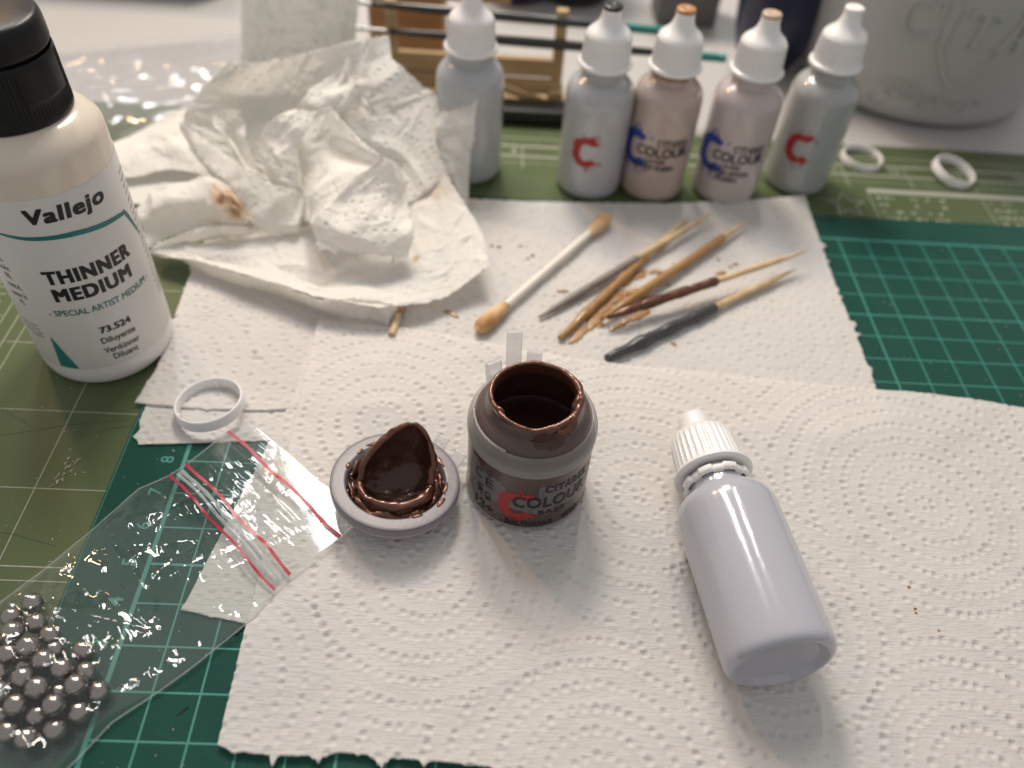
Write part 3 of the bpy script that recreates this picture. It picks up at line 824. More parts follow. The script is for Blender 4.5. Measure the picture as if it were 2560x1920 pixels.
def spline_patch(G, res, seed, depth=.05, crumple=.05, fr=.022, emb=None, torn=None):
    G = np.array(G)
    lu = np.linalg.norm(np.diff(G, axis=1), axis=2).sum(1).max(); lv = np.linalg.norm(np.diff(G, axis=0), axis=2).sum(0).max()
    m = max(6, int(lu / res)); n = max(6, int(lv / res))
    def lin(a, b):
        W = np.zeros((b, a))
        for k, t_ in enumerate(np.linspace(0, a - 1, b)):
            i_ = min(int(t_), a - 2); W[k, i_] = 1 - (t_ - i_); W[k, i_ + 1] = t_ - i_
        return W
    P = .35 * np.einsum('ai,ijk,bj->abk', cr_weights(G.shape[0], n), G, cr_weights(G.shape[1], m)) + .65 * np.einsum('ai,ijk,bj->abk', lin(G.shape[0], n), G, lin(G.shape[1], m))
    du = np.gradient(P, axis=1); dv = np.gradient(P, axis=0)
    N = np.cross(du, dv); N /= np.linalg.norm(N, axis=2)[..., None] + 1e-9
    N *= np.where((N * (np.array([7.6, -4.8, 17.4]) - P)).sum(2) < 0, -1, 1)[..., None]     # outside of the fold faces up
    rg0 = np.random.default_rng(seed + 77)
    s = np.linspace(0, lu, m)[None, :] + np.zeros((n, 1)); t = np.linspace(0, lv, n)[:, None] + np.zeros((1, m))
    fold = np.zeros((n, m))
    for _ in range(9):
        an = rg0.uniform(0, math.pi); c0 = np.array([rg0.uniform(0, lu), rg0.uniform(0, lv)]); wd = rg0.uniform(.25, 1.1)
        d_ = np.abs((s - c0[0]) * math.cos(an) + (t - c0[1]) * math.sin(an)); l_ = np.abs(-(s - c0[0]) * math.sin(an) + (t - c0[1]) * math.cos(an))
        fold += rg0.choice([-1, 1, 1]) * wd * .22 * np.clip(1 - d_ / wd, 0, 1) * np.clip(1.6 - l_ / rg0.uniform(.6, 1.6), 0, 1)
    for _ in range(int(6 + lu * lv * 1.2)):
        an = rg0.uniform(0, math.pi); c0 = np.array([rg0.uniform(0, lu), rg0.uniform(0, lv)]); wd = rg0.uniform(.06, .2)
        d_ = np.abs((s - c0[0]) * math.cos(an) + (t - c0[1]) * math.sin(an)); l_ = np.abs(-(s - c0[0]) * math.sin(an) + (t - c0[1]) * math.cos(an))
        fold += rg0.choice([-1, 1]) * wd * .28 * np.clip(1 - d_ / wd, 0, 1) * np.clip(1.3 - l_ / rg0.uniform(.2, .7), 0, 1)
    h = fold * (crumple / .045) + .28 * crumple * (.7 - 2.0 * np.abs(fbm(s * .55 + seed, t * .55, seed, 2))) + .6 * crumple * fbm(s * .5 + 3, t * .5, seed + 9, 2) + .22 * crumple * (.4 - np.abs(fbm(s * 1.9, t * 1.9, seed + 5, 2)))
    if emb is not None: h = h + emb(s + 1.0, t + 1.0)
    P = P + N * h[..., None]
    e = np.minimum(np.minimum(s, lu - s), np.minimum(t, lv - t))
    rg = np.random.default_rng(seed)
    P += (fr * np.exp(-e / .05))[..., None] * rg.standard_normal((n, m, 1)) * (du / (np.linalg.norm(du, axis=2)[..., None] + 1e-9) + dv / (np.linalg.norm(dv, axis=2)[..., None] + 1e-9))
    if torn:
        side, amp, rate = torn
        fr_ = fray(m, lu, amp, rate, seed)
        dvn = dv / (np.linalg.norm(dv, axis=2)[..., None] + 1e-9)
        if side == 'top': P -= dvn * (fr_[None, :] * np.exp(-t / .22))[..., None]
        else: P += dvn * (fr_[None, :] * np.exp(-(lv - t) / .14))[..., None]
    return P.reshape(-1, 3), [tuple(q) for q in grid_faces(n, m)]


bC = (0, 14, 0, 12)
parts = []
for i, (k, G) in enumerate(PATCH.items()):
    rgk = np.random.default_rng(100 + i)
    cen = [(rgk.uniform(-2, 3), rgk.uniform(-3, -1)), (rgk.uniform(6, 9), rgk.uniform(-4, 0)), (rgk.uniform(2, 6), rgk.uniform(7, 10))]
    emb = raster(dots_for(cen, bC, ring=.52, step=.30, seed=60 + i), bC, depth=.062 if k in ('lobe', 'back', 'fold', 'front', 'spike') else .04, seed=70 + i)
    parts.append(spline_patch(G, .036, 200 + i, crumple={'tray': .05, 'front': .03, 'under': .0, 'tail': .03, 'flap': .04, 'back': .06}.get(k, .045), emb=emb, torn={'flap': ('top', .16, 2.5), 'lobe': ('bottom', .06, 2.2), 'back': ('top', .025, 1.5), 'tray': ('bottom', .02, 2), 'strip': ('top', .05, 3)}.get(k)))
V, F = join(*parts)
V[:, 2] = np.maximum(V[:, 2], .10)
def gs(c, r): return np.exp(-(((V - np.array(c)) / np.array(r)) ** 2).sum(1))
nz = fbm(V[:, 0] * 4, V[:, 1] * 4 + V[:, 2] * 3, 77, 4)
st = .92 * gs((-.66, 16.96, 1.4), (.36, .24, .45)) * (1 + 1.1 * nz) + .35 * gs((-1.0, 17.3, 1.55), (.3, .35, .5)) * (.7 + 1.6 * nz)
st += .11 * gs((5.75, 18.95, .95), (.45, .45, .6)) * (.8 + 1.8 * nz) + .35 * gs((-4.6, 23.3, .7), (.3, .3, .5)) * (.4 + 2 * nz) + .3 * gs((-4.2, 21.9, .8), (.25, .25, .5)) * (.3 + 2 * nz)
o = obj('crumpled_paper_towel', V, F, M_PAPER2, attr={'stain': np.clip(st, 0, 1)})
md = o.modifiers.new('thickness', 'SOLIDIFY'); md.thickness = .012 * S; md.offset = 0
tag(o, 'crumpled white paper towel with a brown paint stain, heaped beside the thinner bottle', 'paper towel')


# paint marks and crumbs on the back towel
def blob(cx, cy, rx, ry, rot, seed, h=.03, z0=.0, n=34):
    rg = np.random.default_rng(seed)
    V = [(cx, cy, z0 + h)]; F = []
    for ringi, k in enumerate((.55, .88, 1.0)):
        for j in range(n):
            t = 2 * math.pi * j / n
            q = 1 + .34 * float(fbm(np.array(1.6 * math.cos(t) + seed), np.array(1.6 * math.sin(t)), seed, 3)) * k * 1.5
            a = rx * k * q * math.cos(t); b = ry * k * q * math.sin(t)
            V.append((cx + a * math.cos(rot) - b * math.sin(rot), cy + a * math.sin(rot) + b * math.cos(rot), z0 + h * (.9, .55, -.4)[ringi] + .006 * rg.standard_normal()))
    for j in range(n): F.append((0, 1 + j, 1 + (j + 1) % n))
    for r_ in range(2):
        for j in range(n):
            F.append((1 + r_ * n + j, 1 + (r_ + 1) * n + j, 1 + (r_ + 1) * n + (j + 1) % n, 1 + r_ * n + (j + 1) % n))
    return np.array(V), F


SM = [(10.45, 13.32, .45, .16, .9), (10.95, 13.95, .50, .20, .95), (11.3, 14.6, .45, .18, .9), (11.66, 15.1, .32, .22, .6), (12.2, 16.0, .40, .14, 1.0), (12.6, 16.3, .35, .12, .8), (13.15, 16.5, .30, .10, .1), (12.0, 15.35, .26, .12, .3), (12.35, 15.5, .20, .10, .2), (11.7, 13.8, .40, .09, .7), (12.27, 14.23, .55, .13, .65), (12.76, 15.12, .22, .08, .4),
      (9.99, 15.26, .20, .07, .1), (6.53, 13.98, .26, .08, -.55), (15.38, 16.59, .18, .08, .2), (15.96, 17.11, .10, .05, .3), (15.75, 16.95, .06, .04, .3), (15.4, 17.31, .05, .05, 0), (13.33, 13.09, .10, .05, -.6), (11.15, 13.74, .14, .06, .7), (13.52, 15.85, .08, .05, 0), (12.85, 17.15, .09, .06, .3)]
for i, (x, y, a, b, r) in enumerate(SM):
    zz = float(zB(np.array(x), np.array(y))) + .012
    v, f = blob(x, y, a * 1.08, b * 1.15, r, 300 + i, .035, zz)
    obj('paint_smear', v, f, M_TAN, bt)
for i, (x, y) in enumerate(((7.67, 17.42), (7.92, 17.38), (8.65, 17.51), (9.05, 17.03), (11.44, 13.70), (8.9, 16.85))):
    v, f = blob(x, y, .075, .04, .2, 400 + i, .015, float(zB(np.array(x), np.array(y))) + .012, 14)
    obj('paint_speck', v, f, M_DARKP if i != 4 else M_INK, bt)


# ------------------------------------------------------------------ dropper bottles
BODY = [(0, .05), (.55, .05), (.93, .0), (1.08, .02), (1.17, .12), (1.20, .3), (1.20, .6), (1.20, 1.6), (1.20, 2.6), (1.20, 3.55), (1.17, 3.82), (1.06, 4.05), (.90, 4.20), (.76, 4.28), (.69, 4.34), (.67, 4.5), (.67, 4.9)]


def body_profile():
    p = smooth_profile(BODY[1:], 2)
    return [BODY[0]] + p


def cap_parts(t, tipmat, mat=None, base=4.66):
    mat = mat or M_WHITE
    def rib(th, z, r):
        k = 1.3 * np.clip((z - base - .2) / .12, 0, 1) * np.clip((base + 1.02 - z) / .1, 0, 1)
        return r - .036 * k * (abs(math.sin(th * 17)) ** .6)
    zz = [base + .15, base + .2, base + .3, base + .45, base + .6, base + .75, base + .88, base + .96, base + 1.01, base + 1.05, base + 1.08]
    rr = [.83, .83, .822, .812, .80, .79, .78, .772, .765, .75, .725]
    v, f = lathe(list(zip(rr, zz)), 238, rib)
    cap = obj('cap', v, f, mat, t)
    v, f = lathe(smooth_profile([(.66, base), (.89, base), (.93, base + .06), (.90, base + .15), (.82, base + .18)], 2), 64)
    obj('cap_flange', v, f, mat, cap)
    v, f = lathe(smooth_profile([(.73, base + 1.07), (.70, base + 1.13), (.61, base + 1.21), (.47, base + 1.33), (.38, base + 1.46), (.33, base + 1.62), (.315, base + 1.75), (.32, base + 1.86)], 2), 56)
    obj('nozzle', v, f, mat, cap)
    v, f = lathe(smooth_profile([(.321, base + 1.85), (.325, base + 1.92), (.295, base + 1.98), (.10, base + 1.99), (0, base + 1.95)], 2), 40)
    obj('nozzle_tip', v, f, tipmat, cap)


def splash(t, deg, z, size, mat, seed):
    v, f = splat_c(size, seed)
    v, f = wrap(v, f, lambda q: 1.20, deg, z, .008)
    obj('printed_logo', v, f, mat, t, smooth=False)


def ink(t, s, deg, z, width, height, r=1.20, bold=.02, mat=None, shear=0, lift=.012, serif=False, rot=0, spacing=1.0):
    v, f = serif_word(s, height) if serif else text2d(s, width, height, 0, shear, spacing)
    if serif and width: v = v * np.array([width / np.ptp(v[:, 0]), 1])
    rf = r if callable(r) else (lambda q: r)
    sh_ = [(0, 0)]
    if bold > 0:                      # heavier strokes: the same print laid down a few times, slightly shifted
        d_ = bold * height * 1.9
        sh_ = [(a_ * d_, b_ * d_ * .7) for a_, b_ in ((-1, -1), (1, -1), (1, 1), (-1, 1), (0, 0))]
    parts_ = [wrap(v + np.array(q), f, rf, deg, z, lift + .0012 * i_, rot=rot) for i_, q in enumerate(sh_)]
    v, f = join(*parts_)
    obj('printed_text', v, f, mat or M_INK, t, smooth=False)


def dropper(loc, color, tipcolor, label, neck=None, rot=(0, 0, 0), bodymat=None, name='dropper_bottle', tint=0):
    t = thing(name, label, 'dropper bottle', loc, rot, 'dropper bottles lined up at the back' if bodymat is None else None)
    bm_ = bodymat or pbr('filled_bottle', color, .30, None, .05, 25, coat=.9)
    v, f = lathe(body_profile(), 80)
    obj('body', v, f, bm_, t)
    ring = smooth_profile([(.67, 4.46), (.75, 4.48), (.76, 4.58), (.68, 4.62)], 2)
    def nt_(th, z, r): return r + (.03 if math.sin(th * 9) > .2 else 0)
    v, f = lathe(ring, 108, nt_)
    obj('neck_collar', v, f, pbr('neck', neck or color, .35) if neck else bm_, t)
    cap_parts(t, pbr('tip', tipcolor, .3, (500, .0002), .15, 500))
    return t


MB = -.05
b0 = dropper((6.67, 22.25, MB), (.40, .415, .43), (.8, .78, .77), 'grey dropper bottle half hidden behind the crumpled towel, leftmost at the back')
b1 = dropper((11.17, 21.7, MB), (.40, .41, .42), (.015, .013, .012), 'grey dropper bottle with red letter and black paint on its nozzle tip')
b2 = dropper((13.53, 21.78, MB), (.45, .36, .315), (.42, .21, .08), 'pinkish beige dropper bottle with blue logo and orange brown nozzle tip', neck=(.30, .15, .07))
b3 = dropper((16.31, 21.83, MB), (.47, .41, .40), (.50, .38, .28), 'pale pink dropper bottle with blue logo and cream nozzle tip')
b4 = dropper((19.25, 22.7, MB), (.36, .37, .36), (.8, .79, .78), 'grey dropper bottle with red letter and clean white nozzle tip, rightmost of the row')
splash(b1, -107, 1.98, 1.12, M_RED, 3)
splash(b4, -121, 1.95, 1.12, M_RED, 5)
for b, dg, z, lines in ((b2, -100, 2.05, ('KISLEV FLESH',)), (b3, -103, 1.95, ('PALLID WYCH', 'FLESH'))):
    splash(b, dg - 40, z, 1.36, M_BLUE, 7)
    ink(b, 'CITADEL', dg + 24, z + .42, 1.15, .24, serif=True, lift=.016)
    ink(b, 'COLOUR', dg + 8, z + .05, 1.86, .36, bold=.02, lift=.016)
    ink(b, 'LAYER', dg - 2, z - .30, .72, .17, bold=.02, lift=.016)
    for i, s_ in enumerate(lines):
        ink(b, s_, dg - 4, z - .56 - .24 * i, 1.45 if len(s_) > 6 else .72, .18, bold=.03, lift=.016)
ink(b3, 'CE UK', -178, 1.9, .9, .22, rot=math.pi / 2, lift=.014)

# the empty white bottle lying on its side
ax = Vector((13.11, 9.08, 1.24)) - Vector((14.04, 2.46, 1.325))
t = thing('dropper_bottle', 'empty plain white dropper bottle lying on its side on the front towel', 'dropper bottle', (14.04, 2.46, 1.325))
t.rotation_euler = ax.to_track_quat('Z', 'X').to_euler()
pr = [(0, .14), (.80, .13)] + smooth_profile([(.83, .12), (.93, .05), (1.0, .0), (1.10, .02), (1.18, .12), (1.205, .30), (1.205, 1), (1.205, 2.2), (1.205, 3.55), (1.19, 3.78), (1.12, 4.0), (.98, 4.14), (.82, 4.20), (.73, 4.23), (.69, 4.30), (.68, 4.6), (.68, 5.1)], 2)
v, f = lathe(pr, 96)
body = obj('body', v, f, M_BOTTLE_W, t)
def nt2(th, z, r): return r + (.055 if math.sin(th * 8) > -.1 else 0)
v, f = lathe(smooth_profile([(.68, 4.52), (.78, 4.54), (.79, 4.70), (.70, 4.74)], 2), 144, nt2)
obj('neck_collar', v, f, M_WHITE, body)
fb = 4.83
def rib2(th, z, r):
    k = np.clip((z - fb - .12) / .1, 0, 1) * np.clip((fb + 1.16 - z) / .1, 0, 1)
    return r - .040 * k * (abs(math.sin(th * 16)) ** .7)
zz = [fb + .08 + .115 * k for k in range(11)]
v, f = lathe([(q, z) for q, z in zip([.855, .85, .845, .838, .83, .822, .815, .805, .795, .775, .72], zz)] + [(.66, fb + 1.29), (.5, fb + 1.31)], 256, rib2)
cap = obj('cap', v, f, M_WHITE, t)
v, f = lathe(smooth_profile([(.70, fb), (.96, fb - .02), (1.0, fb + .04), (.96, fb + .12), (.84, fb + .14)], 2), 72)
obj('cap_flange', v, f, M_WHITE, cap)
v, f = lathe(smooth_profile([(.55, fb + 1.27), (.46, fb + 1.32), (.42, fb + 1.45), (.39, fb + 1.75), (.37, fb + 1.90), (.31, fb + 1.96), (.12, fb + 1.97), (0, fb + 1.94)], 2), 48)
obj('nozzle', v, f, M_WHITE, cap)

# ------------------------------------------------------------------ thinner bottle
tb = thing('thinner_bottle', 'tall white bottle of thinner with black ribbed cap and teal trimmed label', 'bottle', (-3.29, 12.20, -.05))
TR = 1.786
m_, nt, out = new_mat('milky_bottle')
pb_ = nt.nodes.new('ShaderNodeBsdfPrincipled'); pb_.inputs['Roughness'].default_value = .25; pb_.inputs['Coat Weight'].default_value = .4
tc = nt.nodes.new('ShaderNodeTexCoord'); sx = nt.nodes.new('ShaderNodeSeparateXYZ'); mr = nt.nodes.new('ShaderNodeMapRange')
mr.inputs[1].default_value = .008; mr.inputs[2].default_value = .05
rp = nt.nodes.new('ShaderNodeValToRGB'); rp.color_ramp.elements[0].color = (.70, .67, .655, 1); rp.color_ramp.elements[1].color = (.70, .615, .51, 1)
nt.links.new(tc.outputs['Object'], sx.inputs[0]); nt.links.new(sx.outputs[2], mr.inputs[0]); nt.links.new(mr.outputs[0], rp.inputs[0])
nt.links.new(rp.outputs[0], pb_.inputs['Base Color']); nt.links.new(pb_.outputs[0], out.inputs[0])
pr = [(0, .1), (1.3, .1), (1.45, .02), (1.6, .0), (1.72, .1), (TR, .35), (TR, .6), (TR, 3), (TR, 6), (TR, 6.75), (1.75, 6.95), (1.62, 7.15), (1.42, 7.30), (1.30, 7.36), (1.22, 7.45), (1.2, 7.6)]
v, f = lathe(smooth_profile(pr, 2), 96)
obj('body', v, f, m_, tb)
v, f = lathe([(TR + .004, .72), (TR + .012, .74), (TR + .012, 3), (TR + .012, 6.10), (TR + .004, 6.12)], 128)
lab_ = obj('paper_label', v, f, M_LABEL, tb)
def crib(th, z, r):
    k = np.clip((z - 7.5) / .1, 0, 1) * np.clip((8.75 - z) / .1, 0, 1)
    dth = (th - math.radians(-18) + math.pi) % (2 * math.pi) - math.pi
    flatp = 1.0 if (abs(dth) < .48 and z > 7.95) else 0.0
    return r - .028 * k * (1 - flatp) * (abs(math.sin(th * 45)) ** .7) + .01 * flatp
zz = [7.40, 7.42, 7.5, 7.6, 7.7, 7.8, 7.9, 7.96, 8.0, 8.2, 8.4, 8.6, 8.72, 8.80]
v, f = lathe(list(zip([1.25, 1.31, 1.315, 1.315, 1.31, 1.31, 1.31, 1.305, 1.305, 1.30, 1.30, 1.295, 1.29, 1.27], zz)), 360, crib)
capo = obj('cap', v, f, M_BLACKP, tb)
v, f = lathe(smooth_profile([(1.2, 8.78), (1.2, 8.86), (1.285, 8.88), (1.285, 9.0), (1.275, 9.3), (1.25, 9.48), (1.15, 9.56), (.8, 9.60), (0, 9.62)], 2), 96)
obj('flip_lid', v, f, M_BLACKP, capo)
def tin(s, deg, z, wd, ht, bold=.0, mat=None, shear=0, rot=0, sp=1.0): ink(lab_, s, deg, z + .05, wd, ht, TR + .012, bold, mat, shear, .007, rot=rot, spacing=sp)
tin('Vallejo', -49.5, 5.56, 1.82, .50, .026, M_INK, .12, sp=1.10)
tin('THINNER', -50, 3.86, 2.16, .38, .038, sp=1.14)
tin('MEDIUM', -52, 3.30, 1.94, .38, .038, sp=1.14)
tin('- SPECIAL ARTIST MEDIUM -', -49, 2.72, 2.80, .19, .008, M_TEALINK, .0)
tin('73.524', -49, 1.97, .80, .20, .03, M_INK)
tin('Diluyente', -49.5, 1.58, .90, .25, .008, M_INK)
tin('Verdünner', -49.5, 1.26, .95, .20, .008, M_INK)
tin('Diluant', -49, 0.99, .66, .20, .008, M_INK)
for i, (s_, wd) in enumerate((('af-', .22), ('höht', .32), ('ns.', .2))): tin(s_, -116, 4.28 - .26 * i, wd, .17, .0, M_INKG)
for i, (s_, wd) in enumerate((('rence,', .42), ('nente la', .5), ('rt.', .16))): tin(s_, -115, 3.42 - .25 * i, wd, .17, .0, M_INKG)
for i, (s_, wd) in enumerate((('acrylic medium', .62), ('for all acrylic', .60), ('paints range', .55), ('73.524-V', .42))): tin(s_, -121 + i * 1.5, 2.12 - .125 * i, wd, .085, .0, M_INKG)
for k in range(20): tin(random.choice(['thinner', 'medium', 'artist', 'diluant', 'paints', 'safety']), 14, 5.6 - .2 * k, .42, .09, .0, M_INKG)


def band(pts, t0):
    """teal ribbon following (deg, z, half width)"""
    P = np.array(pts); n = 60
    k = np.linspace(0, len(P) - 1, n); q = np.stack([np.interp(k, range(len(P)), P[:, c]) for c in range(3)], 1)
    V = []
    for d, z, h in q:
        for s_ in (-1, 1): V.append(((TR + .022) * math.cos(math.radians(d)), (TR + .022) * math.sin(math.radians(d)), z + .05 + s_ * h))
    obj('printed_swoosh', np.array(V), [(2 * i, 2 * i + 2, 2 * i + 3, 2 * i + 1) for i in range(n - 1)], M_TEALINK, lab_, smooth=False)


band([(-125, 5.22, .01), (-101, 5.14, .03), (-85, 5.06, .05), (-68, 5.02, .06), (-50, 4.98, .07), (-30, 4.88, .07), (-14, 4.80, .06), (-3, 4.72, .05)], 0)
band([(-5, 4.74, .10), (-1, 4.52, .14), (3, 4.22, .12), (7, 3.90, .06), (9, 3.70, .01)], 0)
V = []
for d, z in ((-103, 1.90), (-107, .75), (-90, .75)): V.append((d, z))
n = 14; VV = []; FF = []
for i in range(n + 1):
    k = i / n; z = 1.90 + (.75 - 1.90) * k
    for d in (-103 - 4 * k, -103 - 4 * k + 8.5 * k, -103 + 13 * k): VV.append(((TR + .022) * math.cos(math.radians(d)), (TR + .022) * math.sin(math.radians(d)), z))
for i in range(n):
    for j in range(2): FF.append((3 * i + j, 3 * i + j + 1, 3 * i + 4 + j, 3 * i + 3 + j))
obj('printed_triangle', np.array(VV), FF, M_TEALINK, lab_, smooth=False)

# ------------------------------------------------------------------ the open paint pot
PX, PY, PZ = 8.81, 7.71, .115
pot = thing('paint_pot', 'open paint pot filled with dark brown paint, copper smeared rim, red logo', 'paint pot', (PX, PY, PZ))
pot.scale = (.945, .945, 1.0)
v, f = lathe(smooth_profile([(0, .05), (1.35, .05), (1.42, .0), (1.5, .01), (1.57, .10), (1.60, .25), (1.605, .6), (1.605, 1.6), (1.605, 2.15), (1.60, 2.24)], 2), 96)
obj('body', v, f, M_POT, pot)
v, f = lathe([(1.585, .17), (1.625, .175), (1.62, .20), (1.60, .21)], 96)
obj('foot_ring', v, f, M_FROST, pot)
v, f = lathe(smooth_profile([(1.50, 2.30), (1.60, 2.19), (1.632, 2.22), (1.64, 2.36), (1.632, 2.52), (1.59, 2.66), (1.53, 2.75), (1.475, 2.775), (1.44, 2.75)], 2), 120)
col_ = obj('collar', v, f, M_FROST, pot)
def teeth(th, z, r): return r + .03 * (1 if math.sin(th * 60) > .1 else 0)
n = 26; L = []
for k in range(n):
    a = math.radians(-178 + 62 * k / n)
    v, f = box(0, 0, 0, .05, .045, .06)
    c, s_ = math.cos(a), math.sin(a)
    v = np.stack([v[:, 0] * c - v[:, 1] * s_ + 1.475 * c, v[:, 0] * s_ + v[:, 1] * c + 1.475 * s_, v[:, 2] + 2.80], 1)
    L.append((v, f))
v, f = join(*L)
obj('collar_teeth', v, f, M_FROST, col_, smooth=False)
sh = smooth_profile([(1.47, 2.62), (1.465, 2.74), (1.42, 2.86), (1.33, 2.96), (1.27, 2.99), (1.25, 3.03), (1.225, 3.05), (1.19, 3.16), (1.155, 3.26), (1.145, 3.33)], 2)
v, f = lathe(sh, 110)
obj('shoulder', v, f, M_POTUP, pot)
# inside wall and paint
v, f = lathe(smooth_profile([(1.14, 3.34), (1.09, 3.355), (1.03, 3.32), (1.02, 3.2), (1.05, 3.0), (1.25, 2.75), (1.40, 2.4), (1.48, 2.0), (1.48, 1.5)], 2), 96)
obj('inner_wall', v, f, M_WALLIN, pot)
r_ = np.linspace(0, 1.47, 26)
v, f = lathe([(q, 1.75 + .05 * max(0, (q - 1.3) / .17) ** 2) for q in r_], 72)
obj('paint_surface', v, f, M_PAINTD, pot)
# smeared rim: an uneven coil of half dry paint
n = 220; path = []; rad = []
for k in range(n):
    a = 2 * math.pi * k / n
    dg = math.degrees(a)
    d1 = ((dg - 328 + 180) % 360 - 180); d2 = ((dg - 352 + 180) % 360 - 180); d3 = ((dg - 212 + 180) % 360 - 180); d4 = ((dg - 20 + 180) % 360 - 180); d5 = ((dg - 300 + 180) % 360 - 180)
    thick = .060 + .050 * math.exp(-(d1 / 16) ** 2) + .050 * math.exp(-(d2 / 12) ** 2) + .04 * math.exp(-(d3 / 7) ** 2) + .03 * math.exp(-(d4 / 20) ** 2) + .025 * math.exp(-(d5 / 20) ** 2)
    thick *= 1 + .25 * float(fbm(np.array(a * 3.2), np.array(.3), 5, 2))
    ro = 1.085 + .018 * math.sin(3 * a) + .03 * math.exp(-(d1 / 14) ** 2) - .03 * math.exp(-(d3 / 8) ** 2)
    path.append((ro * math.cos(a), ro * math.sin(a), 3.345 + .012 * math.sin(5 * a) - .05 * math.exp(-(d3 / 8) ** 2) + .015 * math.exp(-(d2 / 10) ** 2))); rad.append(thick)
v, f = tube(path, rad, 16, closed=True)
nn = v - np.array([0, 0, 3.345]) * 0
v = v + .016 * np.stack([fbm(v[:, 0] * 4, v[:, 1] * 4 + v[:, 2] * 7, s_, 3) for s_ in (1, 2, 3)], 1)
obj('smeared_rim', v, f, M_COPPER, pot)
def drip(dg, r0, z0, pts, mat, name):
    P = []; R = []
    for (rr, z, k, off) in pts:
        a = math.radians(dg + off); P.append((rr * math.cos(a), rr * math.sin(a), z)); R.append(k)
    P = np.array(P); m = 30
    W = cr_weights(len(P), m)
    v, f = tube(W @ P, np.maximum(W @ np.array(R), .01), 16)
    v = v + .010 * np.stack([fbm(v[:, 0] * 8, v[:, 1] * 8 + v[:, 2] * 8, s_, 3) for s_ in (1, 2, 3)], 1)
    obj(name, v, f, mat, pot)
drip(-40, 0, 0, [(1.07, 3.40, .05, 8), (1.13, 3.35, .12, 2), (1.17, 3.24, .13, -2), (1.19, 3.12, .10, -6), (1.23, 3.04, .05, -9)], M_COPPER, 'paint_drip')
drip(-52, 0, 0, [(1.12, 3.36, .04, 14), (1.15, 3.28, .10, 6), (1.17, 3.22, .10, -4), (1.15, 3.30, .06, -14)], M_PAINT, 'paint_drip')
drip(-14, 0, 0, [(1.02, 3.45, .04, 12), (1.03, 3.40, .10, 5), (1.0, 3.30, .11, -2), (.97, 3.2, .07, -6)], M_COPPER, 'paint_drip')
drip(-148, 0, 0, [(1.05, 3.36, .04, -8), (1.0, 3.33, .09, 0), (.98, 3.24, .07, 4), (1.02, 3.1, .03, 7)], M_COPPER, 'paint_drip')
v, f = blob(0, 0, .42, .16, 0, 71, .02, 0)
q = np.stack([v[:, 0], v[:, 1]], 1)
v2, f2 = wrap(q, f, lambda z: np.interp(z, [p[1] for p in sh], [p[0] for p in sh]), -72, 3.10, .012, .05)
obj('paint_smear', v2, f2, M_PAINTD, pot)
# hinge tabs at the back
def tab(cx, cy, cz, sx, sy, sz, rz, rx, parent, mat=M_CLEAR):
    v, f = rbox(0, 0, 0, sx, sy, sz, .03)
    R = Matrix.Rotation(rz, 3, 'Z') @ Matrix.Rotation(rx, 3, 'X')
    v = v @ np.array(R).T + np.array([cx, cy, cz])
    obj('hinge_tab', v, f, mat, parent, smooth=False)
tab(-.52, 1.62, 2.95, .40, .14, 1.55, .10, -.25, pot)
tab(-1.02, 1.38, 2.72, .42, .16, .62, .55, -.15, pot)
tab(.0, 1.55, 2.95, .40, .14, .62, -.12, -.15, pot)
tab(-.50, 1.52, 2.5, 1.3, .24, .16, .1, 0, pot)
# label print
pk = lambda s, d, z, w_, h, **k: ink(pot, s, d, z - PZ, w_, h, 1.605, k.pop('bold', .03), k.pop('mat', M_INK), lift=k.pop('lift', .012), **k)
v, f = splat_c(1.02, 12); v, f = wrap(v * np.array([1.1, 1]), f, lambda q: 1.605, -100, 1.12 - PZ + .06, .006)
obj('printed_logo', v, f, M_RED, pot, smooth=False)
M_FADE = pbr('faded_label', (.13, .115, .115), .4, None, .5, 500)
for dg, z, a, b in ((-60, 1.55, .62, .36), (-128, 1.35, .42, .5), (-75, 1.1, .9, .35), (-150, 1.2, .3, .7), (-30, 1.3, .35, .6)):
    v, f = blob(0, 0, a, b, 0, int(-dg), .0, 0); v, f = wrap(v[:, :2], f, lambda q: 1.605, dg, z, .003)
    obj('worn_label_patch', v, f, M_FADE, pot, smooth=False)
pk('CITADEL', -54, 1.86, 1.28, .24, serif=True)
pk('COLOUR', -68, 1.36, 2.05, .40, bold=.018, spacing=1.08)
pk('BASE', -68, .94, .72, .17, bold=.012, spacing=1.1)
pk('BALTHASAR', -88, .46, 1.26, .19, bold=.015, spacing=1.1)
pk('GOLD', -45, .46, .55, .19, bold=.03)
pk('C', -143, 1.72, .26, .34, bold=-.01); pk('E', -129, 1.62, .24, .32, bold=-.01)
pk('UK', -140, 1.15, .34, .20, bold=.01, rot=-math.pi / 2 + .0); pk('CA', -130, 1.05, .34, .20, bold=.01, rot=-math.pi / 2)
pk('12+', -135, .60, .62, .28, bold=.03)

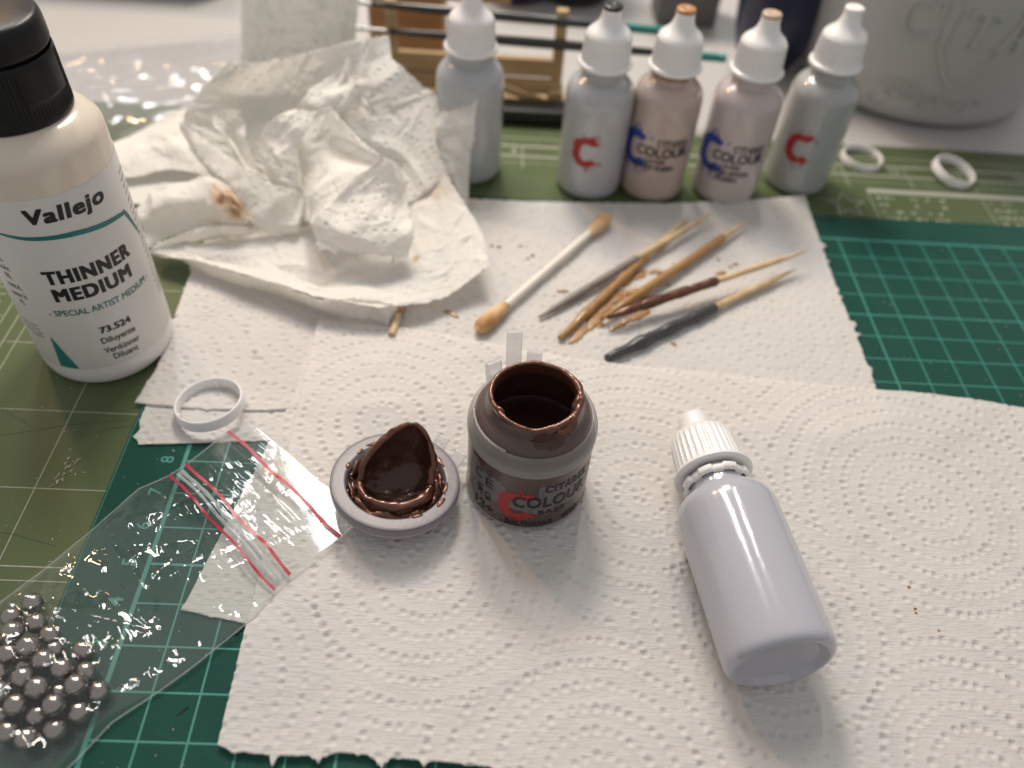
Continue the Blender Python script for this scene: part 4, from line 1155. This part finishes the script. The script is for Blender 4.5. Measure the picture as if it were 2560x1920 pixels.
# ------------------------------------------------------------------ the pot's lid, turned over, full of paint
lid = thing('pot_lid', 'frosted pot lid lying upside down, clogged with glossy brown paint', 'lid', (5.52, 6.97, .13), (math.radians(-5), math.radians(4), 0))
v, f = lathe(smooth_profile([(0, .02), (.9, .0), (1.12, .04), (1.34, .18), (1.49, .36), (1.56, .58), (1.575, .76), (1.56, .795), (1.54, .80), (1.30, .80), (1.235, .80), (1.215, .785), (1.20, .70), (1.175, .40), (1.14, .24), (1.08, .20), (.9, .16), (0, .15)], 1), 110)
obj('shell', v, f, M_FROSTLID, lid)
v, f = lathe([(1.545, .55), (1.585, .56), (1.588, .60), (1.55, .61)], 96)
obj('rim_bead', v, f, M_FROST, lid)
v, f = lathe(smooth_profile([(1.135, .30), (1.06, .36), (.95, .55), (.92, .70), (.86, .74), (.80, .68), (.78, .4), (.5, .30), (0, .29)], 2), 90)
v = v + .02 * np.stack([fbm(v[:, 0] * 5, v[:, 1] * 5 + v[:, 2] * 4, s_, 3) for s_ in (4, 5, 6)], 1)
obj('paint_ring', v, f, M_PAINT, lid)
# scoop tongue: a spoon shaped flap standing up out of the lid
n = 110; rows = 22
V = []
rimc = []
for k in range(n):
    a = 2 * math.pi * k / n
    s_, c = math.sin(a), math.cos(a)
    up = max(0, s_)
    x = .86 * c * (1 - .20 * up ** 3) + .28 * up ** 1.2
    y = -.10 + .70 * s_ + .20 * up
    z = .74 + 1.18 * up ** .92
    rimc.append((x, y, z))
rimc = np.array(rimc)
cen = np.array([.04, -.12, .34])
for i in range(rows):
    k = i / (rows - 1)
    q = rimc + (cen - rimc) * k
    base = q.copy()
    base[:, 2] = rimc[:, 2] + (cen[2] - rimc[:, 2]) * (1 - (1 - k) ** 2.6)
    base[:, :2] = rimc[:, :2] + (cen[:2] - rimc[:, :2]) * (k ** 1.45)
    V.append(base)
V = np.concatenate(V)
V += .012 * np.stack([fbm(V[:, 0] * 5, V[:, 1] * 5 + V[:, 2] * 5, s_, 3) for s_ in (7, 8, 9)], 1)
sc_ = obj('scoop', V, grid_faces(rows, n, True), M_PAINTD, lid)
V = []
for i in range(10):
    k = i / 9
    q = rimc * 1.0
    q[:, 0] *= 1.06 + .05 * k; q[:, 1] = q[:, 1] * (1.04) + .04
    q[:, 2] = rimc[:, 2] * (1 - k) + .34 * k
    V.append(q)
V = np.concatenate(V)
V += .02 * np.stack([fbm(V[:, 0] * 5, V[:, 1] * 5 + V[:, 2] * 5, s_, 3) for s_ in (10, 11, 12)], 1)
obj('scoop_back', V, grid_faces(10, n, True), M_PAINT, sc_)
rr = []
for k in range(n):
    a = 2 * math.pi * k / n
    up = max(0, math.sin(a))
    rr.append((.095 - .025 * up + .05 * math.exp(-((a - 5.6) / .35) ** 2) + .03 * math.exp(-((a - 4.4) / .5) ** 2)) * (1 + .30 * float(fbm(np.array(a * 2.2), np.array(1.), 3, 2))))
v, f = tube(rimc, rr, 14, closed=True)
v = v + .05 * np.stack([fbm(v[:, 0] * 3.5, v[:, 1] * 3.5 + v[:, 2] * 3.5, s_, 4) for s_ in (13, 14, 15)], 1)
obj('scoop_rim', v, f, M_PAINT, sc_)
for i, (d0, d1, r0, z0, th_) in enumerate(((-30, 40, 1.02, .55, .10), (-70, -20, 1.04, .50, .09), (20, 75, 1.08, .50, .07), (120, 165, 1.10, .55, .06), (170, 200, 1.10, .48, .07), (205, 330, .98, .50, .13), (230, 300, 1.03, .40, .12))):
    P = []
    for k in range(26):
        a = math.radians(d0 + (d1 - d0) * k / 25); P.append(((r0 + .03 * math.sin(k)) * math.cos(a), (r0 + .03 * math.sin(k)) * math.sin(a), z0 + .05 * math.sin(k * .7)))
    v, f = tube(P, [th_ * (.5 + .5 * math.sin(math.pi * (k + .5) / 26)) for k in range(26)], 12)
    v = v + .05 * np.stack([fbm(v[:, 0] * 4, v[:, 1] * 4 + v[:, 2] * 4, s_ + i, 3) for s_ in (23, 24, 25)], 1)
    obj('paint_clump', v, f, M_COPPER if i in (1, 5) else M_PAINT, lid)
rq = np.random.default_rng(21)
for i in range(24):
    a = math.radians(rq.choice([rq.uniform(-80, 60), rq.uniform(100, 200), rq.uniform(200, 340)])); r0 = rq.uniform(.98, 1.14); z0 = rq.uniform(.30, .66)
    v, f = blob(0, 0, rq.uniform(.14, .34), rq.uniform(.06, .14), rq.uniform(1.2, 1.9), 600 + i, rq.uniform(.02, .045), 0, 30)
    ti = np.array(Matrix.Rotation(a, 3, 'Z') @ Matrix.Rotation(rq.uniform(-1.4, -.3), 3, 'Y'))
    v = v @ ti.T + np.array([r0 * math.cos(a), r0 * math.sin(a), z0])
    obj('paint_clump', v, f, M_PAINTD if i % 2 else M_PAINT, lid)
for i, (dg, r0, a, b) in enumerate(((118, 1.28, .30, .07), (140, 1.26, .12, .05), (165, 1.25, .10, .05), (-28, 1.30, .20, .06), (-8, 1.24, .22, .05), (35, 1.25, .24, .06), (62, 1.27, .16, .05), (-60, 1.25, .14, .04))):
    an = math.radians(dg); v, f = blob(r0 * math.cos(an), r0 * math.sin(an), a, b, an + 1.57, 500 + i, .02, .80)
    obj('paint_smear', v, f, M_PAINT, lid)
tab(1.46, .90, .72, .34, .42, .10, -.55, .35, lid)
tab(1.02, 1.42, .72, .34, .36, .10, -.45, .35, lid)

# ------------------------------------------------------------------ white tamper rings
def ring(loc, r, h, rot, label, th=.07):
    t = thing('tamper_ring', label, 'plastic ring', loc, rot, 'white plastic rings')
    v, f = lathe(smooth_profile([(r - th, 0), (r + .02, 0), (r + .015, h * .3), (r - .01, h), (r - th, h), (r - th - .01, h * .5), (r - th, 0)], 2), 90)
    obj('band', v, f, M_RING, t)
    for a in (70, 190, 310):
        v, f = rbox((r - th - .02) * math.cos(math.radians(a)), (r - th - .02) * math.sin(math.radians(a)), h * .4, .08, .08, h * .7, .02)
        obj('catch', v, f, M_RING, t)
ring((.30, 9.66, .17), .91, .32, (math.radians(-7), math.radians(-4), .4), 'white plastic ring on the towel strip in front of the thinner bottle')
ring((22.35, 24.35, -.05), .82, .30, (math.radians(3), 0, 1.2), 'white plastic ring at the back edge of the olive mat, next to the rightmost bottle')
ring((25.75, 23.55, .06), .86, .32, (math.radians(9), math.radians(11), .2), 'white plastic ring tilted on the olive mat ruler, farthest right')

# ------------------------------------------------------------------ cotton swab and toothpicks
def lerp(a, b, k): return tuple(a[i] + (b[i] - a[i]) * k for i in range(3))
A, B = (7.40, 13.13, .30), (11.66, 19.04, .32)
sw = thing('cotton_swab', 'white cotton swab with both tips stained orange brown', 'cotton swab', A)
P = [tuple(np.array(lerp(A, B, k)) - np.array(A)) for k in np.linspace(.08, .93, 24)]
v, f = tube(P, .125, 16); obj('stick', v, f, M_SWAB, sw)
for end in (0, 1):
    ks = np.linspace(-.015, .19, 20) if end == 0 else np.linspace(1.015, .84, 20)
    R = [.05, .15, .21, .24, .255, .26, .262, .26, .255, .25, .24, .232, .222, .212, .20, .19, .178, .165, .15, .13]
    v, f = tube([tuple(np.array(lerp(A, B, k)) - np.array(A)) for k in ks], R, 20)
    v = v + .012 * np.stack([fbm(v[:, 0] * 5, v[:, 1] * 5, s_, 3) for s_ in (1, 2, 3)], 1)
    obj('cotton_tip', v, f, M_COTTON, sw)

PK = [((9.27, 13.91, .20), (15.5, 19.51, .50), M_GREYP, .0, .52, .015, 'toothpick with grey painted end, lying nearest the cotton swab'),
      ((9.86, 13.03, .20), (14.73, 19.62, .25), M_TAN, .0, .60, .04, 'toothpick coated in tan paint, crossing under the grey ended one'),
      ((11.19, 13.86, .30), (16.75, 19.34, .35), M_TAN, .0, .80, .03, 'toothpick with most of its length tan, in the middle of the pile'),
      ((11.35, 13.73, .50), (18.23, 17.21, .75), M_PAINT, .0, .52, .055, 'toothpick with dark brown wet painted end, raised over the pile'),
      ((11.23, 12.22, .24), (17.91, 16.78, .30), M_DARKP, .0, .54, .075, 'toothpick thickly coated in dark grey paint, nearest the front')]
for i, (a, b, pm, k0, k1, ex, lab) in enumerate(PK):
    t = thing('toothpick', lab, 'toothpick', a, group='used toothpicks on the back towel')
    n = 60
    ks = np.linspace(0, 1, n)
    def pr_(k): return .112 * min(1, .16 + .84 * min(k, 1 - k) / .16)
    v, f = tube([tuple(np.array(lerp(a, b, k)) - np.array(a)) for k in ks], [pr_(k) for k in ks], 12)
    obj('stick', v, f, M_PICK, t)
    ks = np.linspace(-.004, k1, 44)
    v, f = tube([tuple(np.array(lerp(a, b, k)) - np.array(a)) for k in ks], [pr_(max(k, .012)) + .012 + ex * (.75 + .6 * math.sin(k * 23 + i) ** 2) * (1 - .55 * k / k1) for k in ks], 14)
    amp = .008 + ex * .35
    v = v + amp * np.stack([fbm(v[:, 0] * 6, v[:, 1] * 6 + v[:, 2] * 6, s_ + i, 3) for s_ in (1, 2, 3)], 1)
    obj('paint_coat', v, f, pm, t)
a, b = (4.82, 12.75, .24), (5.25, 16.3, .30)
t = thing('toothpick', 'toothpick poking out from under the crumpled towel edge', 'toothpick', a, group='used toothpicks on the back towel')
v, f = tube([tuple(np.array(lerp(a, b, k)) - np.array(a)) for k in np.linspace(0, 1, 20)], .11, 12); obj('stick', v, f, M_PICK, t)
v, f = tube([tuple(np.array(lerp(a, b, k)) - np.array(a)) for k in np.linspace(.25, .8, 20)], .125, 12); obj('paint_coat', v, f, M_TAN, t)


# ------------------------------------------------------------------ zip bag with steel balls
bag = thing('zip_bag', 'small clear zip bag with red stripes, steel balls in its bottom corner', 'plastic bag', (1.5, 6, 0))
BL = poly_at([(1.50, 9.22), (.99, 8.82), (.18, 7.72), (-.18, 7.34), (-.8, 6.95), (-1.52, 5.78), (-2.34, 4.57), (-2.95, 3.75), (-4.3, 1.6), (-5.2, .2)], 400)
BR = poly_at([(4.86, 6.20), (4.35, 5.73), (3.4, 4.75), (3.11, 4.35), (2.68, 3.58), (1.55, 2.35), (.41, 1.33), (-.09, .5), (-1.6, -1.6), (-2.4, -3.0)], 400)
nu, nv = 200, 440
ii = np.linspace(0, 399, nv)
bl = np.stack([np.interp(ii, range(400), BL[:, c]) for c in (0, 1)], 1); br = np.stack([np.interp(ii, range(400), BR[:, c]) for c in (0, 1)], 1)
u = np.linspace(0, 1, nu)[None, :, None]
XY = bl[:, None] * (1 - u) + br[:, None] * u
vv = np.linspace(0, 1, nv)[:, None]; uu = np.linspace(0, 1, nu)[None, :]
prof = np.clip(4 * uu * (1 - uu), 0, 1) ** np.interp(vv, [0, .3, .55, 1], [.95, .9, .42, .42])
hgt = np.interp(vv[:, 0], [0, .06, .13, .22, .30, .45, .6, .75, .9, 1], [.05, .06, .08, .11, .22, .42, .80, .90, .8, .3])[:, None]
base = np.interp(vv[:, 0], [0, .1, .22, .35, .5, 1], [.27, .24, .20, .12, .06, .04])[:, None]
X, Y = XY[..., 0], XY[..., 1]
wr = np.clip((vv - .16) / .08, 0, 1)
n1 = fbm(X * 1.1 + 3, Y * .8, 91, 3); n2 = fbm(X * 2.3, Y * 2.6 + 4, 92, 3)
along = (X * .67 + Y * .74); across = (X * .74 - Y * .67)
n3 = fbm(across * .9, along * 2.2, 95, 2)
crk = 1 - np.sqrt(fbm(across * .40 + 2 + along * .12, along * 1.15, 97, 2) ** 2 + .0012) * 2.4
crk2 = 1 - np.sqrt(fbm(across * .75 + 7 - along * .3, along * 2.1 + across * .3, 107, 2) ** 2 + .0004) * 2.4
fold_ = creases(X, Y, (-5, 5, -3, 8), 80, (.2, .8), .30, 901, (.5, 1.8)) + creases(X, Y, (-5, 5, -3, 8), 240, (.06, .24), .36, 902, (.25, .9))
ztop = base + .03 + hgt * prof + wr * (.07 * n1 + .095 * crk + .035 * crk2 + .75 * fold_) * prof + (1 - wr) * (.03 * fbm(across * .75, along * .9, 94, 2) + .05 * uu) * prof
ztop += (1 - wr) * (.013 * fbm(across * .6, along * 13, 98, 2) + .35 * fold_) * prof
zbot = base + .004 + 0 * prof
edge = .012 * fbm(along * 2.5, along * 0, 99, 3)
Vt = np.stack([X + edge, Y, np.maximum(ztop, base + .02)], -1).reshape(-1, 3) - np.array([1.5, 6, 0])
Vb = np.stack([X + edge, Y, zbot + .0 * X], -1).reshape(-1, 3) - np.array([1.5, 6, 0])
obj('bag_film_top', Vt, grid_faces(nv, nu), M_FILM, bag)
sel = slice(None)
obj('bag_film_bottom', Vb, grid_faces(nv, nu), M_FILM, bag)
def onbag(fr, a, b, wd, lift, mat, name, th=0.0, n=60):
    """strip across the bag at fraction fr of its length, from u=a to u=b"""
    top = Vt.reshape(nv, nu, 3)
    V = []
    for k in range(n):
        uq = (a + (b - a) * k / (n - 1)) * (nu - 1)
        for s_ in (-1, 1):
            vq = np.clip((fr + s_ * wd / 2 * (1 + .12 * math.sin(k * .9)) + .002 * math.sin(k * .23 + fr * 40)) * (nv - 1), 0, nv - 1.001)
            i, j = int(vq), min(int(uq), nu - 2); tq, sq = vq - i, uq - j
            p = (top[i, j] * (1 - sq) + top[i, j + 1] * sq) * (1 - tq) + (top[i + 1, j] * (1 - sq) + top[i + 1, j + 1] * sq) * tq
            V.append(p + np.array([0, 0, lift]))
    V = np.array(V)
    F = [(2 * i, 2 * i + 2, 2 * i + 3, 2 * i + 1) for i in range(n - 1)]
    if th:
        lo = V.copy(); lo[:, 2] -= th; b_ = len(V); V = np.concatenate([V, lo])
        F += [(b_ + 2 * i, b_ + 2 * i + 1, b_ + 2 * i + 3, b_ + 2 * i + 2) for i in range(n - 1)]
        F += [(2 * i, b_ + 2 * i, b_ + 2 * i + 2, 2 * i + 2) for i in range(n - 1)] + [(2 * i + 1, 2 * i + 3, b_ + 2 * i + 3, b_ + 2 * i + 1) for i in range(n - 1)]
    return obj(name, V, F, mat, bag)
def frac(pl, p):
    return np.argmin(np.linalg.norm(pl - np.array(p), axis=1)) / 399
f1 = .5 * (frac(BL, (.99, 8.82)) + frac(BR, (4.35, 5.73))); f2 = .5 * (frac(BL, (.18, 7.72)) + frac(BR, (3.4, 4.75))); f3 = .5 * (frac(BL, (-.18, 7.34)) + frac(BR, (3.11, 4.35)))
onbag(f1, 0, 1, .008, .012, M_REDSTRIPE, 'red_stripe')
onbag(f2, 0, 1, .0065, .012, M_REDSTRIPE, 'red_stripe')
onbag(f3, 0, 1, .0055, .012, M_REDSTRIPE, 'red_stripe')
onbag(f2 + .017, .03, .97, .008, .03, M_ZIP, 'zip_rib', .04)
onbag(f2 + .028, .03, .97, .006, .03, M_ZIP, 'zip_rib', .04)
for side, E_ in (('l', bl), ('r', br)):
    P = np.concatenate([E_ + np.stack([np.interp(np.linspace(0, 1, nv), np.linspace(0, 1, nv), edge[:, 0 if side == 'l' else -1]), np.zeros(nv)], 1), base + .012], 1) - np.array([1.5, 6, 0])
    v, f = tube(P[::3], .018, 6)
    obj('bag_seam', v, f, M_ZIP, bag)
BEADS = [(-2.06, 3.78, .26), (-2.38, 3.43, .26), (-1.71, 3.23, .43), (-1.33, 2.97, .42), (-2.03, 2.95, .59), (-1.57, 2.63, .62), (-2.4, 2.68, .33), (-.62, 2.74, .26), (-1.98, 2.52, .45), (-1.18, 2.38, .55), (-.76, 2.21, .52), (-2.01, 2.06, .5), (-1.44, 2.0, .56), (-.38, 2.27, .27), (-.36, 1.89, .53), (-1.04, 1.77, .63), (-.74, 1.81, .28), (.02, 1.88, .26), (-1.77, 1.68, .58), (-1.37, 1.46, .53), (-.98, 1.34, .31), (-.62, 1.46, .58), (-.23, 1.45, .26), (-.54, 1.08, .3), (-.99, .88, .35), (-1.43, 1.01, .3), (-1.74, 1.35, .26),
         (-1.62, 2.3, .27), (-1.2, 2.72, .26), (-2.15, 1.75, .26), (-1.3, 1.85, .26)]
bm = bmesh.new(); bmesh.ops.create_icosphere(bm, subdivisions=4, radius=.228)
bv, bf = from_bm(bm)
ball = obj('steel_ball', bv, bf, M_STEEL)
tag(ball, 'polished steel ball in the bottom of the clear zip bag', 'ball', 'steel balls in the zip bag')
for i, p in enumerate(BEADS):
    q = ball if i == 0 else ball.copy()
    if i: COL.objects.link(q)
    q.location = Vector(p) * S

# ------------------------------------------------------------------ background
# wide clear bag lying flat at the left back
nu, nv = 190, 150
uu = np.linspace(0, 1, nu)[None, :]; vv = np.linspace(0, 1, nv)[:, None]
c00, c10, c01, c11 = np.array((-8.6, 21.2)), np.array((-2.0, 24.4)), np.array((-13.2, 29.2)), np.array((-1.0, 33.6))
XY = (c00 * ((1 - uu) * (1 - vv))[..., None] + c10 * (uu * (1 - vv))[..., None] + c01 * ((1 - uu) * vv)[..., None] + c11 * (uu * vv)[..., None])
X, Y = XY[..., 0], XY[..., 1]
prof = (16 * uu * (1 - uu) * vv * (1 - vv)) ** .4
rot_ = X * .9 + Y * .42; pro_ = -X * .42 + Y * .9
z = -.22 + .10 + prof * (.22 + .12 * fbm(rot_ * .22, pro_ * .6, 121, 2) + .16 * (1 - 2 * np.sqrt(fbm(rot_ * .22 + 4, pro_ * .75, 122, 2) ** 2 + .001)) + creases(X, Y, (-13, -1, 21, 33), 75, (.25, 1.2), .20, 905, (1.0, 4)))
V = np.stack([X, Y, np.maximum(z, -.02)], -1).reshape(-1, 3)
pbag = thing('plastic_bag', 'large clear plastic bag with bright creases, flat on the desk behind the thinner bottle', 'plastic bag', (-6, 27, -.29))
obj('bag_film_top', V - np.array([-6, 27, -.29]), grid_faces(nv, nu), M_FILM2, pbag)
V[:, 2] = -.02
obj('bag_film_bottom', V - np.array([-6, 27, -.29]) , grid_faces(nv, nu), M_FILM2, pbag)

# folded sheet of pale foam standing behind the crumpled towel
n, m = 120, 150
P = []
for i in range(n):
    zz = 7.6 * i / (n - 1)
    for j in range(m):
        a = 2 * math.pi * j / m
        c, s_ = math.cos(a), math.sin(a)
        rx = 2.15 * abs(c) ** .55 * np.sign(c); ry = .75 * abs(s_) ** .7 * np.sign(s_)
        k = 1 - .55 * max(0, 1 - zz / 2.2) ** 2
        if c > 0: rx *= k
        P.append((rx + .16 * zz - .2, ry + .10 * zz, zz))
P = np.array(P)
cell = np.abs(fbm(P[:, 0] * 2.4 + P[:, 1] * 2, P[:, 2] * 1.6, 131, 3))
P[:, 1] -= .40 * cell + .16 * fbm(P[:, 0] * 5, P[:, 2] * 3, 132, 3); P[:, 0] += .04 * fbm(P[:, 1] * 4, P[:, 2] * 4, 133, 3)
F = [tuple(q) for q in grid_faces(n, m, True)] + [tuple(range(m))[::-1], tuple(range((n - 1) * m, n * m))]
tag(obj('foam_wrap', P, F, M_FOAM, loc=(-.35, 26.2, -.05)), 'pale frosted foam wrap standing upright behind the crumpled towel', 'foam')

# wooden brush rack with two brushes
rk = thing('brush_rack', 'small plywood brush rack with notched posts, standing behind the bottles', 'rack', (6.5, 27.6, -.3))
def rp(name, cx, cy, cz, sx, sy, sz, mat=M_RACK, rz=0, ry=0):
    v, f = rbox(0, 0, 0, sx, sy, sz, .04)
    R = np.array(Matrix.Rotation(rz, 3, 'Z') @ Matrix.Rotation(ry, 3, 'Y'))
    obj(name, v @ R.T + np.array([cx, cy, cz]), f, mat, rk, smooth=False)
for x in (-3.2, 3.55):
    rp('post', x, .15, 2.05, .45, .35, 4.1)
    rp('post_foot', x, -.15, .5, .62, .9, 1.0)
rp('rail', .1, .05, 1.75, 6.9, .3, .75)
rp('rail', .1, -.12, 1.0, 7.2, .3, .6)
rp('base_plank', .2, -.5, .20, 8.4, 1.7, .35)
rp('brace', 1.9, -.55, .9, 3.2, .18, .32, M_RACK, 0, .30)
rp('back_plank', -1.6, 1.6, 4.1, 6.2, .3, 1.0)
def brush(name, a, b, label, teal):
    t = thing(name, label, 'paint brush', a, group='brushes on the rack')
    ks = np.linspace(0, 1, 40)
    R = [.09 + .11 * math.sin(math.pi * min(1, k * 1.05)) ** .7 for k in ks]
    v, f = tube([tuple(np.array(lerp(a, b, k)) - np.array(a)) for k in ks[:-6]], R[:-6], 14); obj('handle', v, f, M_BRUSH, t)
    ks2 = np.linspace(ks[-7], 1.06, 8)
    v, f = tube([tuple(np.array(lerp(a, b, k)) - np.array(a)) for k in ks2], [.17] * 8, 14); obj('handle_end', v, f, M_TEALH if teal else M_BRUSH, t)
    ks3 = np.linspace(-.16, .02, 8)
    v, f = tube([tuple(np.array(lerp(a, b, k)) - np.array(a)) for k in ks3], [.085] * 8, 12); obj('ferrule', v, f, pbr('ferrule', (.5, .5, .5), .25, metallic=1), t)
brush('paint_brush', (2.6, 27.6, 3.62), (13.6, 27.55, 3.30), 'long black paint brush with teal end, upper one on the rack', True)
brush('paint_brush', (3.2, 27.45, 2.66), (16.0, 27.4, 2.42), 'long black paint brush with teal end, lower one on the rack', True)
v, f = rbox(0, 0, 0, 7.2, 1.05, .62, .1)
tag(obj('black_tray', v, f, M_DARK, loc=(8.3, 26.1, .28)), 'low black tray in front of the brush rack', 'tray')
v, f = rbox(0, 0, 0, 5.0, 1.0, .45, .1)
tag(obj('black_case', v, f, M_DARK, loc=(4.1, 25.95, .2)), 'black case beside the low tray, half behind the crumpled towel', 'case')

# navy bottle, jars and boxes at the very back
nb = thing('navy_bottle', 'dark navy blue bottle with rounded base behind the dropper bottles', 'bottle', (20.1, 32.6, -.3))
v, f = lathe(smooth_profile([(0, 0), (.9, .0), (1.25, .25), (1.55, .9), (1.80, 2.0), (1.92, 3.5), (1.9, 5.5), (1.7, 8), (1.2, 9)], 2), 72); obj('body', v, f, M_NAVY, nb)
v, f = lathe(smooth_profile([(1.25, 8.9), (1.25, 9.8), (1.1, 10.0), (0, 10.0)], 2), 48); obj('cap', v, f, M_NAVY, nb)
for (x, y, r, mat, nm, lab) in ((8.35, 39.2, 1.9, M_NAVY, 'navy_jar', 'navy blue jar at the top edge behind the leftmost dropper bottle'), (11.4, 39.6, 2.1, M_DARK, 'black_jar', 'black jar at the top edge between the rack and the dropper bottles')):
    t = thing(nm, lab, 'jar', (x, y, -.3))
    v, f = lathe(smooth_profile([(0, 0), (r * .6, 0), (r * .85, .1), (r, .5), (r, 3), (r, 4.5)], 2), 64); obj('body', v, f, mat, t)
    v, f = lathe(smooth_profile([(r * .9, 4.4), (r * 1.02, 4.5), (r * 1.02, 5.8), (r * .95, 6), (0, 6)], 2), 64); obj('lid', v, f, mat, t)
gb = thing('grey_box', 'dark grey box at the top edge between the dropper bottles', 'box', (16.9, 37.6, -.3))
v, f = rbox(0, 0, 2.5, 3.0, 2.4, 5, .1); obj('carton', v, f, M_GREY, gb, smooth=False)
v, f = rbox(0, 0, 5.15, 3.1, 2.5, .3, .08); obj('carton_lid', v, f, M_GREY, gb, smooth=False)
wb = thing('brown_box', 'dark brown wooden box at the top left edge of the desk', 'box', (-11.5, 38.5, -.3))
v, f = rbox(0, 0, 2, 11, 4, 4, .2); obj('case', v, f, M_BROWN, wb, smooth=False)
v, f = rbox(0, 0, 4.2, 11.2, 4.2, .4, .1); obj('case_lid', v, f, M_BROWN, wb, smooth=False)
v, f = rbox(0, 0, 2.2, 3.2, 2.6, 4.4, .15)
ob = thing('orange_wooden_block', 'orange brown wooden block behind the brush rack', 'block', (3.6, 31.5, -.3))
obj('block_body', v, f, wood('orange_wood', (.30, .15, .06), (.42, .23, .10), 20), ob, smooth=False)

# grey water cup with raised lettering
cup = thing('water_cup', 'large grey translucent water cup with raised lettering, at the right back', 'cup', (26.92, 32.66, -.3))
cr = lambda z: np.interp(z, [0, .3, .7, 9], [4.6, 5.15, 5.36, 6.7])
v, f = lathe([(0, .15), (4.2, .15), (4.4, 0), (4.75, .0)] + [(float(cr(z)), z) for z in (.12, .3, .5, .7, 1, 2, 4, 6, 8, 9)] + [(6.72, 9.1), (6.6, 9.12), (6.5, 9), (5.1, .6), (0, .5)], 120)
obj('cup_wall', v, f, M_CUP, cup)
def raised(v, f, dg, z, th=.22, name='raised_lettering'):
    V, F = wrap(v, f, cr, dg, z, .01, .25)
    o = obj(name, V, F, M_CUP, cup, smooth=False)
    md = o.modifiers.new('t', 'SOLIDIFY'); md.thickness = th * S; md.offset = 0
    return o
v, f = serif_word('CITADEL', 1.55, .16)
raised(v * np.array([1.12, 1]), f, -83, 4.75)
V = []; F = []
def out_(pts, wd=.09):
    for a, b in zip(pts[:-1], pts[1:]):
        a = np.array(a); b = np.array(b); n_ = np.array([-(b - a)[1], (b - a)[0]]); n_ = n_ / (np.linalg.norm(n_) + 1e-9) * wd
        i = len(V); V.extend([a + n_, b + n_, b - n_, a - n_]); F.append((i, i + 1, i + 2, i + 3))
out_([(-1.25, 2.0), (-1.3, .8), (-1.1, -.3), (-.6, -1.2), (0, -1.8), (.6, -1.2), (1.1, -.3), (1.3, .8), (1.25, 2.0)])
raised(np.array(V), F, -98, 4.0, .16, 'raised_shield')
V = []; F = []
for k in range(30):
    a = rg.uniform(0, 6.28); r0 = rg.uniform(.1, .4); cx = rg.uniform(-2.6, 1.4); cy = -1.3 + .35 * abs(cx) * rg.uniform(-.6, 1.4)
    out_([(cx + r0 * math.cos(a + q), cy + r0 * .7 * math.sin(a + q)) for q in np.linspace(0, rg.uniform(1.5, 4), 7)], .04)
raised(np.array(V), F, -99, 2.7, .14, 'raised_scroll')
